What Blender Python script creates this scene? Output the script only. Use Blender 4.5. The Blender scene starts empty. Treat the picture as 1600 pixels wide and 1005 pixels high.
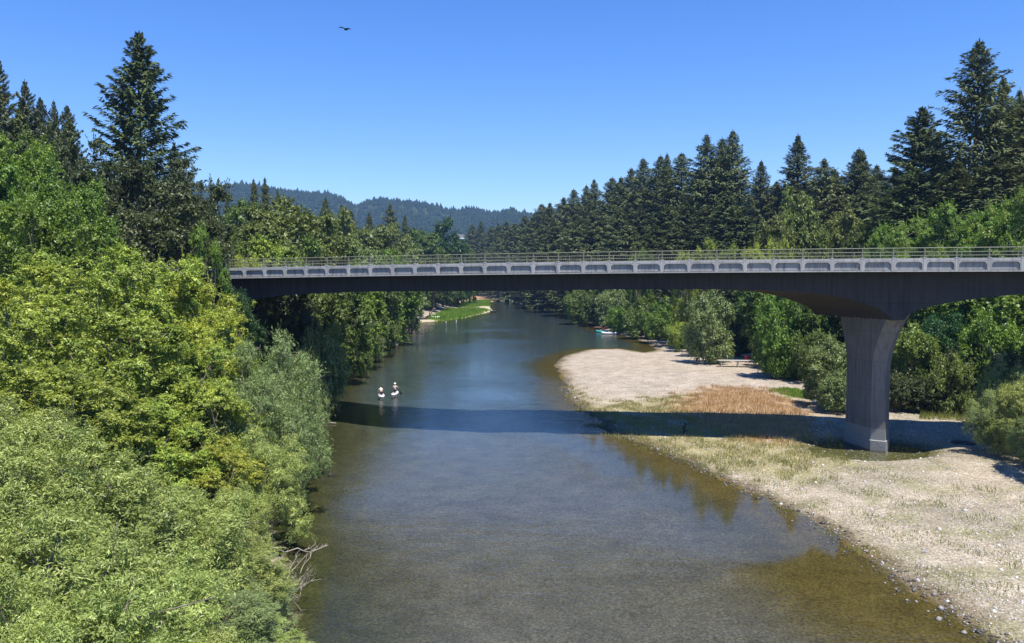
import bpy, math, random
import numpy as np
from mathutils import Vector

# ------------------------------------------------------------------ camera, sky, sun, exposure
scene = bpy.context.scene
COL = scene.collection
FPX, CX, CY, HCAM = 1256.0, 800.0, 502.5, 14.0       # focal length in photo pixels, centre, eye height over the river
PITCH = math.atan((CY - 432.0) / FPX)
cam_d = bpy.data.cameras.new("camera"); cam = bpy.data.objects.new("camera", cam_d); COL.objects.link(cam)
cam.location = (0, 0, HCAM); cam.rotation_euler = (math.pi / 2 - PITCH, 0, 0)
cam_d.sensor_width = 36.0; cam_d.lens = 36.0 * FPX / 1600.0
cam_d.clip_start = 0.1; cam_d.clip_end = 20000
scene.camera = cam

SUN = Vector((0.196, -0.328, 1.0)).normalized()       # direction towards the sun: high, behind and right of the camera
SUN_EL = math.asin(SUN.z); SUN_AZ = math.atan2(SUN.x, SUN.y)
world = bpy.data.worlds.new("World"); scene.world = world; world.use_nodes = True
wn = world.node_tree; wn.nodes.clear()
wo = wn.nodes.new("ShaderNodeOutputWorld"); wb = wn.nodes.new("ShaderNodeBackground"); ws = wn.nodes.new("ShaderNodeTexSky")
ws.sky_type = 'NISHITA'; ws.sun_disc = False; ws.sun_elevation = SUN_EL; ws.sun_rotation = SUN_AZ
ws.altitude = 0; ws.air_density = 1.0; ws.dust_density = 0.0; ws.ozone_density = 5.0
wb.inputs["Strength"].default_value = 0.135
whs = wn.nodes.new("ShaderNodeHueSaturation"); whs.inputs["Saturation"].default_value = 1.28; whs.inputs["Hue"].default_value = 0.515
wn.links.new(ws.outputs[0], whs.inputs["Color"]); wn.links.new(whs.outputs[0], wb.inputs[0]); wn.links.new(wb.outputs[0], wo.inputs[0])
sd = bpy.data.lights.new("sun", 'SUN'); sd.energy = 5.0; sd.angle = math.radians(0.53); sd.color = (1.0, 0.96, 0.88)
so = bpy.data.objects.new("sun", sd); COL.objects.link(so); so.location = (0, 0, 200)
so.rotation_euler = (-SUN).to_track_quat('-Z', 'Y').to_euler()
scene.view_settings.view_transform = 'Standard'; scene.view_settings.look = 'None'
scene.view_settings.exposure = 0.6; scene.view_settings.gamma = 1.0
scene.render.engine = 'CYCLES'
cy = scene.cycles
cy.use_denoising = True
cy.max_bounces = 5; cy.diffuse_bounces = 2; cy.glossy_bounces = 2; cy.transmission_bounces = 4; cy.transparent_max_bounces = 6
cy.volume_bounces = 0
cy.caustics_reflective = False; cy.caustics_refractive = False
cy.use_adaptive_sampling = False

# ------------------------------------------------------------------ helpers
SP, CP = math.sin(PITCH), math.cos(PITCH)
def ray(u, v):
    dx, dv = (u - CX) / FPX, (v - CY) / FPX
    return (dx, CP - dv * SP, -SP - dv * CP)
def G(u, v, z=0.0):
    d = ray(u, v); t = (z - HCAM) / d[2]
    return (d[0] * t, d[1] * t)
def At(u, v, Y):
    d = ray(u, v); t = Y / d[1]
    return (d[0] * t, Y, HCAM + d[2] * t)

def np_mesh(name, verts, faces, mat=None, smooth=False):
    """verts (n,3), faces (m,k) all of one size k"""
    verts = np.asarray(verts, np.float32); faces = np.asarray(faces, np.int32)
    me = bpy.data.meshes.new(name)
    n, (m, k) = len(verts), faces.shape
    me.vertices.add(n); me.vertices.foreach_set("co", verts.ravel())
    me.loops.add(m * k); me.loops.foreach_set("vertex_index", faces.ravel())
    me.polygons.add(m)
    me.polygons.foreach_set("loop_start", np.arange(0, m * k, k, dtype=np.int32))
    me.polygons.foreach_set("loop_total", np.full(m, k, np.int32))
    if smooth: me.polygons.foreach_set("use_smooth", np.ones(m, bool))
    me.update(calc_edges=True); me.validate()
    if mat: me.materials.append(mat)
    return me

class MB:
    """collects shapes of mixed polygons into one mesh"""
    def __init__(s): s.v, s.f = [], []
    def add(s, vs, fs):
        o = len(s.v); s.v += [tuple(p) for p in vs]; s.f += [tuple(i + o for i in f) for f in fs]; return s
    def box(s, c, size, rot=0.0, tilt=0.0):
        hx, hy, hz = [q / 2 for q in size]; cr, sr = math.cos(rot), math.sin(rot); ct, st = math.cos(tilt), math.sin(tilt)
        vs = []
        for z in (-hz, hz):
            for x, y in ((-hx, -hy), (hx, -hy), (hx, hy), (-hx, hy)):
                x2, z2 = x * ct - z * st, x * st + z * ct
                vs.append((c[0] + x2 * cr - y * sr, c[1] + x2 * sr + y * cr, c[2] + z2))
        return s.add(vs, [(3, 2, 1, 0), (4, 5, 6, 7), (0, 1, 5, 4), (1, 2, 6, 5), (2, 3, 7, 6), (3, 0, 4, 7)])
    def tube(s, pts, radii, n=6, cap=True):
        pts = [Vector(p) for p in pts]; rings = []
        up = Vector((0.13, 0.21, 1)).normalized()
        for i, p in enumerate(pts):
            t = (pts[min(i + 1, len(pts) - 1)] - pts[max(i - 1, 0)])
            t = t.normalized() if t.length > 1e-9 else Vector((0, 0, 1))
            a = t.cross(up)
            if a.length < 0.05: a = t.cross(Vector((1, 0, 0)))
            a.normalize(); b = t.cross(a); r = radii[i] if hasattr(radii, '__len__') else radii
            rings.append([p + (a * math.cos(2 * math.pi * k / n) + b * math.sin(2 * math.pi * k / n)) * r for k in range(n)])
        vs = [q for R in rings for q in R]; fs = []
        for i in range(len(rings) - 1):
            for k in range(n):
                k2 = (k + 1) % n; fs.append((i * n + k, i * n + k2, (i + 1) * n + k2, (i + 1) * n + k))
        if cap: fs.append(tuple(range(n))[::-1]); fs.append(tuple((len(rings) - 1) * n + k for k in range(n)))
        return s.add(vs, fs)
    def loft(s, rings, cap=True):
        n = len(rings[0]); vs = [q for R in rings for q in R]; fs = []
        for i in range(len(rings) - 1):
            for k in range(n):
                k2 = (k + 1) % n; fs.append((i * n + k, i * n + k2, (i + 1) * n + k2, (i + 1) * n + k))
        if cap: fs.append(tuple(range(n))[::-1]); fs.append(tuple((len(rings) - 1) * n + k for k in range(n)))
        return s.add(vs, fs)
    def mesh(s, name, mat=None, smooth=False):
        me = bpy.data.meshes.new(name); me.from_pydata(s.v, [], s.f); me.update()
        if smooth:
            for p in me.polygons: p.use_smooth = True
        if mat: me.materials.append(mat)
        return me
    def build(s, name, mat=None, parent=None, smooth=False, loc=None):
        return link(name, s.mesh(name, mat, smooth), parent, loc)

def link(name, me, parent=None, loc=None):
    o = bpy.data.objects.new(name, me); COL.objects.link(o)
    if parent: o.parent = parent
    if loc: o.location = loc
    return o
def tag(o, label=None, cat=None, group=None, kind=None):
    if label: o["label"] = label
    if cat: o["category"] = cat
    if group: o["group"] = group
    if kind: o["kind"] = kind
    return o
def empty(name, loc=(0, 0, 0), rz=0.0):
    o = bpy.data.objects.new(name, None); COL.objects.link(o); o.location = loc; o.rotation_euler = (0, 0, rz); o.empty_display_size = 0.3
    return o
ORD = ("first second third fourth fifth sixth seventh eighth ninth tenth eleventh twelfth thirteenth fourteenth fifteenth sixteenth "
       "seventeenth eighteenth nineteenth twentieth twenty-first twenty-second twenty-third twenty-fourth twenty-fifth twenty-sixth "
       "twenty-seventh twenty-eighth twenty-ninth thirtieth thirty-first thirty-second thirty-third thirty-fourth thirty-fifth thirty-sixth "
       "thirty-seventh thirty-eighth thirty-ninth fortieth").split()

# ------------------------------------------------------------------ materials
class NT:
    def __init__(s, name):
        s.m = bpy.data.materials.new(name); s.m.use_nodes = True; s.t = s.m.node_tree; s.t.nodes.clear()
        s.out = s.n("ShaderNodeOutputMaterial")
    def n(s, kind, **kw):
        nd = s.t.nodes.new(kind)
        for k, v in kw.items(): setattr(nd, k, v)
        return nd
    def l(s, a, b): s.t.links.new(a, b)
    def val(s, nd, name, v):
        nd.inputs[name].default_value = v; return nd
    def noise(s, scale, detail=4, rough=0.6, vec=None):
        nd = s.n("ShaderNodeTexNoise"); nd.inputs["Scale"].default_value = scale; nd.inputs["Detail"].default_value = detail
        nd.inputs["Roughness"].default_value = rough
        if vec: s.l(vec, nd.inputs["Vector"])
        return nd
    def ramp(s, fac, stops):
        nd = s.n("ShaderNodeValToRGB"); e = nd.color_ramp.elements
        e[0].position, e[0].color = stops[0][0], (*stops[0][1], 1); e[1].position, e[1].color = stops[-1][0], (*stops[-1][1], 1)
        for p, c in stops[1:-1]:
            x = e.new(p); x.color = (*c, 1)
        s.l(fac, nd.inputs[0]); return nd
    def mix(s, fac, a, b, mode='MIX'):
        nd = s.n("ShaderNodeMix", data_type='RGBA', blend_type=mode)
        for sock, val in ((nd.inputs[0], fac), (nd.inputs[6], a), (nd.inputs[7], b)):
            if hasattr(val, "links"): s.l(val, sock)
            elif isinstance(val, (int, float)): sock.default_value = val
            else: sock.default_value = (*val, 1)
        return nd.outputs[2]
    def math(s, op, a, b=0.0):
        nd = s.n("ShaderNodeMath", operation=op)
        for sock, val in zip(nd.inputs, (a, b)):
            if hasattr(val, "links"): s.l(val, sock)
            else: sock.default_value = val
        return nd.outputs[0]
    def pbr(s, col, rough=0.8, spec=0.3, bump=None, bstr=0.3, bdist=0.05):
        p = s.n("ShaderNodeBsdfPrincipled")
        if hasattr(col, "links"): s.l(col, p.inputs["Base Color"])
        else: p.inputs["Base Color"].default_value = (*col, 1)
        p.inputs["Roughness"].default_value = rough; p.inputs["Specular IOR Level"].default_value = spec
        if bump is not None:
            b = s.n("ShaderNodeBump"); b.inputs["Strength"].default_value = bstr; b.inputs["Distance"].default_value = bdist
            s.l(bump, b.inputs["Height"]); s.l(b.outputs[0], p.inputs["Normal"])
        return p
    def done(s, sh): s.l(sh.outputs[0], s.out.inputs[0]); return s.m

def leaf_mat(name, c1, c2, trans=0.35, vary=0.35, tcol=None, rough=0.45, spec=0.4):
    t = NT(name)
    geo = t.n("ShaderNodeNewGeometry"); oi = t.n("ShaderNodeObjectInfo"); tc = t.n("ShaderNodeTexCoord")
    nz = t.noise(0.9, 3, 0.6, tc.outputs["Object"])
    f = t.math('ADD', t.math('MULTIPLY', geo.outputs["Random Per Island"], 0.65), t.math('MULTIPLY', t.math('SUBTRACT', nz.outputs[0], 0.38), 1.4))
    col = t.mix(t.math('MAXIMUM', t.math('MINIMUM', f, 1.0), 0.0), c1, c2)
    hs = t.n("ShaderNodeHueSaturation"); t.l(col, hs.inputs["Color"])
    t.l(t.math('ADD', 1 - vary / 2, t.math('MULTIPLY', oi.outputs["Random"], vary)), hs.inputs["Value"])
    t.l(t.math('ADD', 0.492, t.math('MULTIPLY', t.math('FRACT', t.math('MULTIPLY', oi.outputs["Random"], 7.31)), 0.022)), hs.inputs["Hue"])
    p = t.pbr(hs.outputs[0], rough, spec)
    tr = t.n("ShaderNodeBsdfTranslucent")
    t.l(t.mix(1.0, hs.outputs[0], tcol or (1.15, 1.2, 0.5), 'MULTIPLY'), tr.inputs["Color"])
    mx = t.n("ShaderNodeMixShader"); mx.inputs[0].default_value = trans
    t.l(p.outputs[0], mx.inputs[1]); t.l(tr.outputs[0], mx.inputs[2])
    return t.done(mx)

M = {}
M['willow'] = leaf_mat("willow_leaf", (0.11, 0.165, 0.03), (0.53, 0.58, 0.165), 0.22, 0.25)
M['willow_grey'] = leaf_mat("grey_willow_leaf", (0.085, 0.13, 0.038), (0.40, 0.48, 0.175), 0.22, 0.25)
M['elder'] = leaf_mat("elder_leaf", (0.085, 0.14, 0.018), (0.52, 0.58, 0.10), 0.28, 0.3)
M['elder_bright'] = leaf_mat("bright_elder_leaf", (0.17, 0.22, 0.025), (0.60, 0.62, 0.09), 0.3, 0.2)
M['maple'] = leaf_mat("maple_leaf", (0.065, 0.12, 0.016), (0.28, 0.41, 0.06), 0.28, 0.25)
M['bottle'] = leaf_mat("dark_walnut_leaf", (0.03, 0.085, 0.025), (0.07, 0.15, 0.04), 0.3, 0.2)
M['oak'] = leaf_mat("oak_leaf", (0.05, 0.066, 0.022), (0.11, 0.13, 0.04), 0.2, 0.35)
M['olive'] = leaf_mat("olive_oak_leaf", (0.10, 0.13, 0.028), (0.26, 0.30, 0.075), 0.22, 0.35)
M['mid'] = leaf_mat("riverside_leaf", (0.08, 0.122, 0.025), (0.22, 0.30, 0.06), 0.25, 0.45)
M['redwood'] = leaf_mat("redwood_needle", (0.042, 0.058, 0.022), (0.20, 0.225, 0.09), 0.1, 0.6, rough=0.6, spec=0.1)
M['fir'] = leaf_mat("fir_needle", (0.045, 0.065, 0.024), (0.17, 0.21, 0.075), 0.1, 0.4, rough=0.6, spec=0.1)
M['far'] = leaf_mat("distant_needle", (0.018, 0.032, 0.018), (0.034, 0.052, 0.026), 0.1, 0.2, rough=0.9, spec=0.0)

def simple(name, col, rough=0.7, spec=0.3, nscale=6.0, var=0.3, bstr=0.2):
    t = NT(name); tc = t.n("ShaderNodeTexCoord"); nz = t.noise(nscale, 5, 0.65, tc.outputs["Object"])
    c = t.mix(nz.outputs[0], tuple(q * (1 - var) for q in col), tuple(min(1, q * (1 + var)) for q in col))
    return t.done(t.pbr(c, rough, spec, nz.outputs[0], bstr, 0.03))
M['bark'] = simple("bark", (0.19, 0.16, 0.125), 0.9, 0.1, 3.0, 0.5, 0.6)
M['redbark'] = simple("redwood_bark", (0.085, 0.055, 0.04), 0.9, 0.1, 3.0, 0.5, 0.6)
M['deadwood'] = simple("dead_wood", (0.36, 0.31, 0.25), 0.85, 0.15, 5.0, 0.35, 0.3)
M['plank'] = simple("weathered_plank", (0.42, 0.38, 0.33), 0.8, 0.2, 4.0, 0.3)
M['redwoodplank'] = simple("red_brown_plank", (0.28, 0.13, 0.08), 0.8, 0.2, 4.0, 0.3)
M['white'] = simple("white_paint", (0.78, 0.78, 0.76), 0.35, 0.5, 3.0, 0.05, 0.02)
M['turquoise'] = simple("turquoise_plastic", (0.03, 0.42, 0.42), 0.35, 0.5, 3.0, 0.1, 0.02)
M['yellow'] = simple("yellow_plastic", (0.75, 0.48, 0.04), 0.35, 0.5, 3.0, 0.1, 0.02)
M['red'] = simple("red_plastic", (0.65, 0.06, 0.06), 0.4, 0.5, 3.0, 0.1, 0.02)
M['black'] = simple("black_rubber", (0.015, 0.016, 0.02), 0.5, 0.4, 3.0, 0.2, 0.02)
M['skin'] = simple("skin", (0.78, 0.58, 0.48), 0.5, 0.4, 8.0, 0.06, 0.02)
M['hair'] = simple("dark_hair", (0.03, 0.02, 0.015), 0.6, 0.3, 20.0, 0.3)
M['cloth'] = simple("dark_cloth", (0.02, 0.022, 0.03), 0.8, 0.2, 20.0, 0.2)
M['straw'] = simple("pale_hat", (0.75, 0.70, 0.58), 0.8, 0.2, 20.0, 0.1)
M['rock'] = simple("grey_rock", (0.27, 0.25, 0.22), 0.85, 0.2, 1.2, 0.4, 0.6)
M['darkrock'] = simple("dark_rock", (0.045, 0.042, 0.04), 0.8, 0.3, 1.5, 0.4, 0.6)
M['railing'] = simple("weathered_rail_paint", (0.22, 0.22, 0.15), 0.5, 0.4, 4.0, 0.3, 0.05)
M['asphalt'] = simple("asphalt", (0.05, 0.05, 0.05), 0.9, 0.2, 8.0, 0.3)
M['feather'] = simple("black_feather", (0.012, 0.011, 0.012), 0.7, 0.2, 10.0, 0.3)
M['graffiti'] = simple("pale_graffiti_paint", (0.38, 0.38, 0.40), 0.6, 0.3, 6.0, 0.15, 0.02)
M['housewall'] = simple("white_house_wall", (0.7, 0.68, 0.63), 0.7, 0.3, 1.0, 0.05, 0.02)
M['houseroof'] = simple("grey_shingle_roof", (0.14, 0.12, 0.11), 0.8, 0.2, 1.0, 0.2, 0.1)

def concrete(name, base, stain, streak=0.55, zband=None):
    t = NT(name); tc = t.n("ShaderNodeTexCoord"); obj = tc.outputs["Object"]
    geo = t.n("ShaderNodeNewGeometry")
    mp = t.n("ShaderNodeMapping"); mp.inputs["Scale"].default_value = (3.2, 3.2, 0.28); t.l(geo.outputs["Position"], mp.inputs[0])
    st = t.noise(1.3, 5, 0.65, mp.outputs[0])
    bl = t.noise(0.55, 6, 0.62, geo.outputs["Position"]); fi = t.noise(14.0, 4, 0.7, geo.outputs["Position"])
    c = t.mix(t.ramp(st.outputs[0], [(0.46, (0, 0, 0)), (0.7, (streak,) * 3)]).outputs[0], base, stain)
    c = t.mix(t.ramp(bl.outputs[0], [(0.4, (0, 0, 0)), (0.75, (0.6,) * 3)]).outputs[0], c, tuple(q * 0.62 for q in base))
    c = t.mix(t.math('MULTIPLY', fi.outputs[0], 0.35), c, tuple(q * 0.7 for q in base))
    sq = t.n("ShaderNodeSeparateXYZ"); t.l(geo.outputs["Position"], sq.inputs[0])      # lift joints of the formwork
    jz = t.math('LESS_THAN', t.math('FRACT', t.math('MULTIPLY', t.math('ADD', sq.outputs[2], t.math('MULTIPLY', bl.outputs[0], 0.03)), 0.42)), 0.016)
    jx = t.math('LESS_THAN', t.math('FRACT', t.math('MULTIPLY', t.math('SUBTRACT', t.math('MULTIPLY', sq.outputs[0], 0.9636), t.math('MULTIPLY', sq.outputs[1], 0.2676)), 0.3085)), 0.008)
    c = t.mix(t.math('MULTIPLY', t.math('MAXIMUM', jz, jx), 0.5), c, tuple(q * 0.35 for q in base))
    if zband:
        sp = t.n("ShaderNodeSeparateXYZ"); t.l(geo.outputs["Position"], sp.inputs[0])
        wob = t.math('ADD', sp.outputs[2], t.math('MULTIPLY', bl.outputs[0], 0.08))
        lo = t.math('LESS_THAN', wob, zband[0]); c = t.mix(lo, c, t.mix(fi.outputs[0], zband[1], tuple(q * 0.8 for q in zband[1])))
    return t.done(t.pbr(c, 0.88, 0.2, fi.outputs[0], 0.25, 0.02))
M['parapet'] = concrete("pale_concrete", (0.50, 0.485, 0.46), (0.19, 0.185, 0.18), 0.8)
M['recess'] = concrete("streaked_concrete_panel", (0.34, 0.335, 0.33), (0.08, 0.08, 0.08), 0.95)  # base darker than the parapet's to paint in recess shadow; streaks its own
M['girder'] = concrete("shade_darkened_concrete", (0.056, 0.056, 0.058), (0.026, 0.026, 0.028), 0.8)  # base darkened to paint in the shade under the deck overhang
M['pier'] = concrete("pier_concrete", (0.225, 0.21, 0.195), (0.095, 0.09, 0.085), 0.9, (1.75, (0.30, 0.29, 0.275)))

# ------------------------------------------------------------------ terrain
shoreL_px = [(478, 1130), (462, 1040), (455, 1000), (446, 930), (436, 870), (424, 830), (436, 790), (462, 735), (486, 700), (496, 672), (500, 645), (512, 612), (548, 578), (594, 552),
             (606, 536), (628, 516), (648, 505), (690, 501.5), (722, 498), (748, 491.5), (771, 486.5), (766, 481), (764, 474), (781, 467.5), (770, 462), (748, 458.5)]
shoreR_px = [(1800, 1130), (1640, 1040), (1530, 990), (1440, 930), (1350, 868), (1300, 830), (1180, 772), (1100, 735), (1010, 695), (955, 678), (932, 652), (900, 632), (884, 612), (880, 590),
             (866, 570), (882, 556), (920, 546), (968, 545), (1008, 551), (1026, 547), (1012, 537), (985, 527), (958, 521), (936, 515), (922, 505), (905, 499), (889, 494), (880, 482), (886, 472), (868, 466), (842, 462), (815, 458.5)]
shoreL = [(-9.5, -60), (-9.2, -10), (-8.9, 10)] + [G(*p) for p in shoreL_px] + [(-40, 760), (-140, 900)]
shoreR = [(34, -60), (30, -10), (26, 10)] + [G(*p) for p in shoreR_px] + [(2, 800), (-110, 960)]
RIVER = np.array(shoreL + shoreR[::-1])
veg_px = [(892, 484), (900, 490), (925, 497), (942, 507), (965, 514), (992, 522), (1022, 532), (1045, 545), (1090, 553), (1165, 567), (1212, 588), (1285, 604), (1302, 630), (1420, 652), (1478, 652), (1530, 690), (1600, 712)]
veg = [(14, 520), (14, 380)] + [G(*p) for p in veg_px]
BANK = np.array(veg + [(41, 56), (44, 45), (46, 20), (46, -60), (900, -60), (900, 900), (30, 900)])

def inside(poly, x, y):
    r = np.zeros(x.shape, bool); n = len(poly)
    for i in range(n):
        x1, y1 = poly[i]; x2, y2 = poly[(i + 1) % n]
        if y1 == y2: continue
        c = ((y1 > y) != (y2 > y)) & (x < (x2 - x1) * (y - y1) / (y2 - y1) + x1)
        r ^= c
    return r
def sdist(poly, x, y):
    """signed distance, positive outside"""
    d = np.full(x.shape, 1e9); n = len(poly)
    for i in range(n):
        x1, y1 = poly[i]; x2, y2 = poly[(i + 1) % n]
        ex, ey = x2 - x1, y2 - y1; t = np.clip(((x - x1) * ex + (y - y1) * ey) / (ex * ex + ey * ey + 1e-12), 0, 1)
        d = np.minimum(d, np.hypot(x - x1 - t * ex, y - y1 - t * ey))
    return np.where(inside(poly, x, y), -d, d)
def sst(a, b, x):
    t = np.clip((x - a) / (b - a), 0, 1); return t * t * (3 - 2 * t)
_rs = np.random.RandomState(5); _K = _rs.normal(size=(14, 2)); _K /= np.linalg.norm(_K, axis=1)[:, None]; _P = _rs.uniform(0, 6.28, 14)
def wob(x, y, wl):
    s = 0.0
    for i in range(14):
        k = 6.283 / (wl * (0.6 + 0.09 * i)); s = s + np.sin(k * (x * _K[i, 0] + y * _K[i, 1]) + _P[i])
    return s / 5.3
LX = np.array([p[0] for p in shoreL]); LY = np.array([p[1] for p in shoreL]); RX = np.array([p[0] for p in shoreR]); RY = np.array([p[1] for p in shoreR])
_ol, _or = np.argsort(LY), np.argsort(RY)
def mid_x(y): return 0.5 * (np.interp(y, LY[_ol], LX[_ol]) + np.interp(y, RY[_or], RX[_or]))
POOL = (28.7, 63.9)
def ground(x, y):
    x = np.atleast_1d(np.asarray(x, float)); y = np.atleast_1d(np.asarray(y, float))
    left = x < mid_x(y); d = sdist(RIVER, x, y); d = d + np.where(left, 0.0, (0.55 * wob(x, y, 5.5) + 0.3 * wob(x - 17, y, 1.9)) * sst(150, 120, y)); db = -sdist(BANK, x, y)
    spit = sst(150, 240, y)
    hl = 1.5 * sst(0, 4, d) * (1 - 0.75 * spit) + 3.0 * sst(3 + 8 * spit, 16 + 25 * spit, d) + 4.0 * sst(14, 45, d) + 14 * sst(45, 260, d)
    hl = hl + 0.02 * d * (d > 0) * (1 - sst(0, 6, d))
    hr = np.minimum(0.035 * np.maximum(d, 0), 0.55) + 0.05 * wob(x, y, 7.0) * sst(1, 6, d) + 0.03 * wob(x + 31, y, 2.3) * sst(0.5, 3, d)
    hr = hr + 2.2 * sst(0, 7, db) + 4.5 * sst(6, 40, db) + 26 * sst(40, 330, db)
    bed = -np.minimum((0.07 + (0.03 - 0.07) * sst(-6, 6, x - mid_x(y))) * -d, 0.45) + 0.05 * wob(x, y, 5.0) * sst(0, 3, -d)
    h = np.where(d > 0, np.where(left, hl, hr), bed)
    ca, sa = math.cos(-0.25), math.sin(-0.25); px, py = x - POOL[0], y - POOL[1]
    pr = np.hypot((px * ca - py * sa) / 5.0, (px * sa + py * ca) / 3.9)
    h = np.where((pr < 1.5) & (d > 0), h * sst(0.8, 1.5, pr) + (-0.22) * (1 - sst(0.7, 1.12, pr)), h)
    return h
def gz(x, y): return float(ground(x, y)[0])

def axis(segs):
    out = []
    for a, b, n in segs: out += list(np.linspace(a, b, n, endpoint=False))
    return np.array(out + [segs[-1][1]])
gx = axis([(-3500, -600, 8), (-600, -120, 24), (-120, -36, 34), (-36, -6, 46), (-6, 46, 104), (46, 120, 34), (120, 600, 24), (600, 3500, 8)])
gy = axis([(-60, 24, 14), (24, 40, 27), (40, 112, 134), (112, 200, 60), (200, 400, 66), (400, 900, 50), (900, 3500, 12)])
XX, YY = np.meshgrid(gx, gy); ZZ = ground(XX.ravel(), YY.ravel())
nx, ny = len(gx), len(gy)
idx = np.arange(nx * ny).reshape(ny, nx)
quads = np.stack([idx[:-1, :-1], idx[:-1, 1:], idx[1:, 1:], idx[1:, :-1]], -1).reshape(-1, 4)
ter_me = np_mesh("ground", np.stack([XX.ravel(), YY.ravel(), ZZ], 1), quads, smooth=True)
# what covers the ground, point by point: gravel, mud, silt, dry grass, green turf, forest litter
xf, yf = XX.ravel(), YY.ravel(); dR = sdist(RIVER, xf, yf); dB = -sdist(BANK, xf, yf); isL = xf < mid_x(yf)
def patch(px, soft=1.5):
    return sst(soft, -soft, sdist(np.array([G(*p, 0.4) for p in px]), xf, yf) + 0.9 * wob(xf, yf, 3.0))
ORANGE = [(1075, 616), (1120, 606), (1190, 609), (1245, 628), (1272, 662), (1290, 690), (1180, 690), (1085, 665), (1050, 640)]
YGRASS = [(892, 600), (930, 628), (1070, 618), (1090, 660), (1300, 690), (1330, 722), (1240, 742), (1130, 728), (1010, 692), (955, 676), (935, 650), (900, 632)]
GREENP = [(1205, 612), (1230, 608), (1275, 616), (1272, 627), (1235, 624)]
SPIT1 = [(664, 499), (700, 484), (738, 481), (765, 484), (748, 489), (722, 496), (690, 500)]
SPIT2 = [(700, 481), (735, 470), (765, 469), (766, 477), (740, 480)]
col = np.tile(np.array([0.415, 0.36, 0.285]), (len(xf), 1))
def lay(mask, c):
    global col
    col = col * (1 - mask[:, None]) + np.array(c) * mask[:, None]
lay(sst(0.3, 0.8, 0.5 + 0.5 * wob(xf, yf, 9)) * 0.6, (0.28, 0.25, 0.195)); lay(sst(0.45, 0.9, 0.5 + 0.5 * wob(xf + 60, yf * 1.4, 5)) * 0.6 * sst(75, 60, yf), (0.25, 0.24, 0.13))
lay(sst(75, 90, yf) * 0.6, (0.43, 0.37, 0.315))
lay(patch(YGRASS, 3.0) * 0.75, (0.30, 0.27, 0.13))
lay(patch(ORANGE, 2.6) * 0.8, (0.40, 0.25, 0.12))
lay(patch(GREENP, 0.8), (0.10, 0.20, 0.025))
lay(sst(2.6, 0.3, dR) * ~isL * (0.55 + 0.4 * np.clip(wob(xf, yf, 4), -1, 1)).clip(0, 1), (0.17, 0.13, 0.06))
lay(sst(1.3, 0.3, dR + 0.5 * wob(xf, yf, 3)) * ~isL * 0.85, (0.125, 0.10, 0.06))
lay((isL & (yf > 150)).astype(float) * sst(14, 4, dR), (0.50, 0.44, 0.33))
far2 = (isL & (yf > 400)).astype(float); lay(far2 * sst(30, 12, dR), (0.46, 0.30, 0.17))
lay(patch(SPIT1, 1.5), (0.15, 0.23, 0.03)); lay(patch(SPIT2, 2.0), (0.14, 0.21, 0.03))
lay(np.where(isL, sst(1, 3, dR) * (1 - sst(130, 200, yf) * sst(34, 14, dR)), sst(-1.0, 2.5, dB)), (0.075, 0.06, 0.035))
clear = sst(9, 5, np.hypot(xf - G(1075, 505, 4)[0], yf - 148)); lay(clear * ~isL * sst(0, 2, dB), (0.36, 0.29, 0.17))
# river bed: golden algae in the shallows, grey-brown silt in the nearer deep water
wet = (dR < 0).astype(float)
lay(wet, (0.13, 0.095, 0.03)); lay(wet * isL, (0.055, 0.055, 0.022)); lay(wet * sst(-1.2, -5, dR), (0.085, 0.078, 0.05)); lay(wet * sst(-3.5, -8, dR), (0.122, 0.112, 0.10)); lay(wet * sst(-2, -6, dR) * sst(58, 92, yf), (0.066, 0.09, 0.118))  # far blue layer is painted in for sky reflection on the water
lay(wet * ~isL * sst(46, 36, yf) * sst(-9, -4, dR), (0.115, 0.088, 0.03))
pr = np.hypot((xf - POOL[0]) / 5.2, (yf - POOL[1]) / 4.1); lay((dR > 0) * sst(1.25, 0.9, pr), (0.13, 0.12, 0.05))
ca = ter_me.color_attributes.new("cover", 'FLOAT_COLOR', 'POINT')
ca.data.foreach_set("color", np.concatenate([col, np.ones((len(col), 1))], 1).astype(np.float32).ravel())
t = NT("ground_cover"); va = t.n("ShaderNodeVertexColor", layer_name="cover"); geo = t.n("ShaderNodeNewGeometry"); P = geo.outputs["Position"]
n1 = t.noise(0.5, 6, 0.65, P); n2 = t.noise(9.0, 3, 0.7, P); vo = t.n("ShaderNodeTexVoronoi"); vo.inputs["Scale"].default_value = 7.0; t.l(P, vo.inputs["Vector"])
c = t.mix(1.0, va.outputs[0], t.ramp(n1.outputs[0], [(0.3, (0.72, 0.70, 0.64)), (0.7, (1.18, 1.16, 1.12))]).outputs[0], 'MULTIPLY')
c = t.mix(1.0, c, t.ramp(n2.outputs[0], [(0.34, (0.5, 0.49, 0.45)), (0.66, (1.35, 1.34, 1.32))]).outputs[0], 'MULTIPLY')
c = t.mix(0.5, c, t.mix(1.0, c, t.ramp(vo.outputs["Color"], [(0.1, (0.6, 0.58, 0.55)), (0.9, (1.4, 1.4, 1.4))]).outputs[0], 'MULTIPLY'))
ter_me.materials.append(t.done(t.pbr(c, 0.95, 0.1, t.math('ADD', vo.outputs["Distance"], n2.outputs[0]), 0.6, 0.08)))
tag(link("ground", ter_me), kind="structure")

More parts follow.
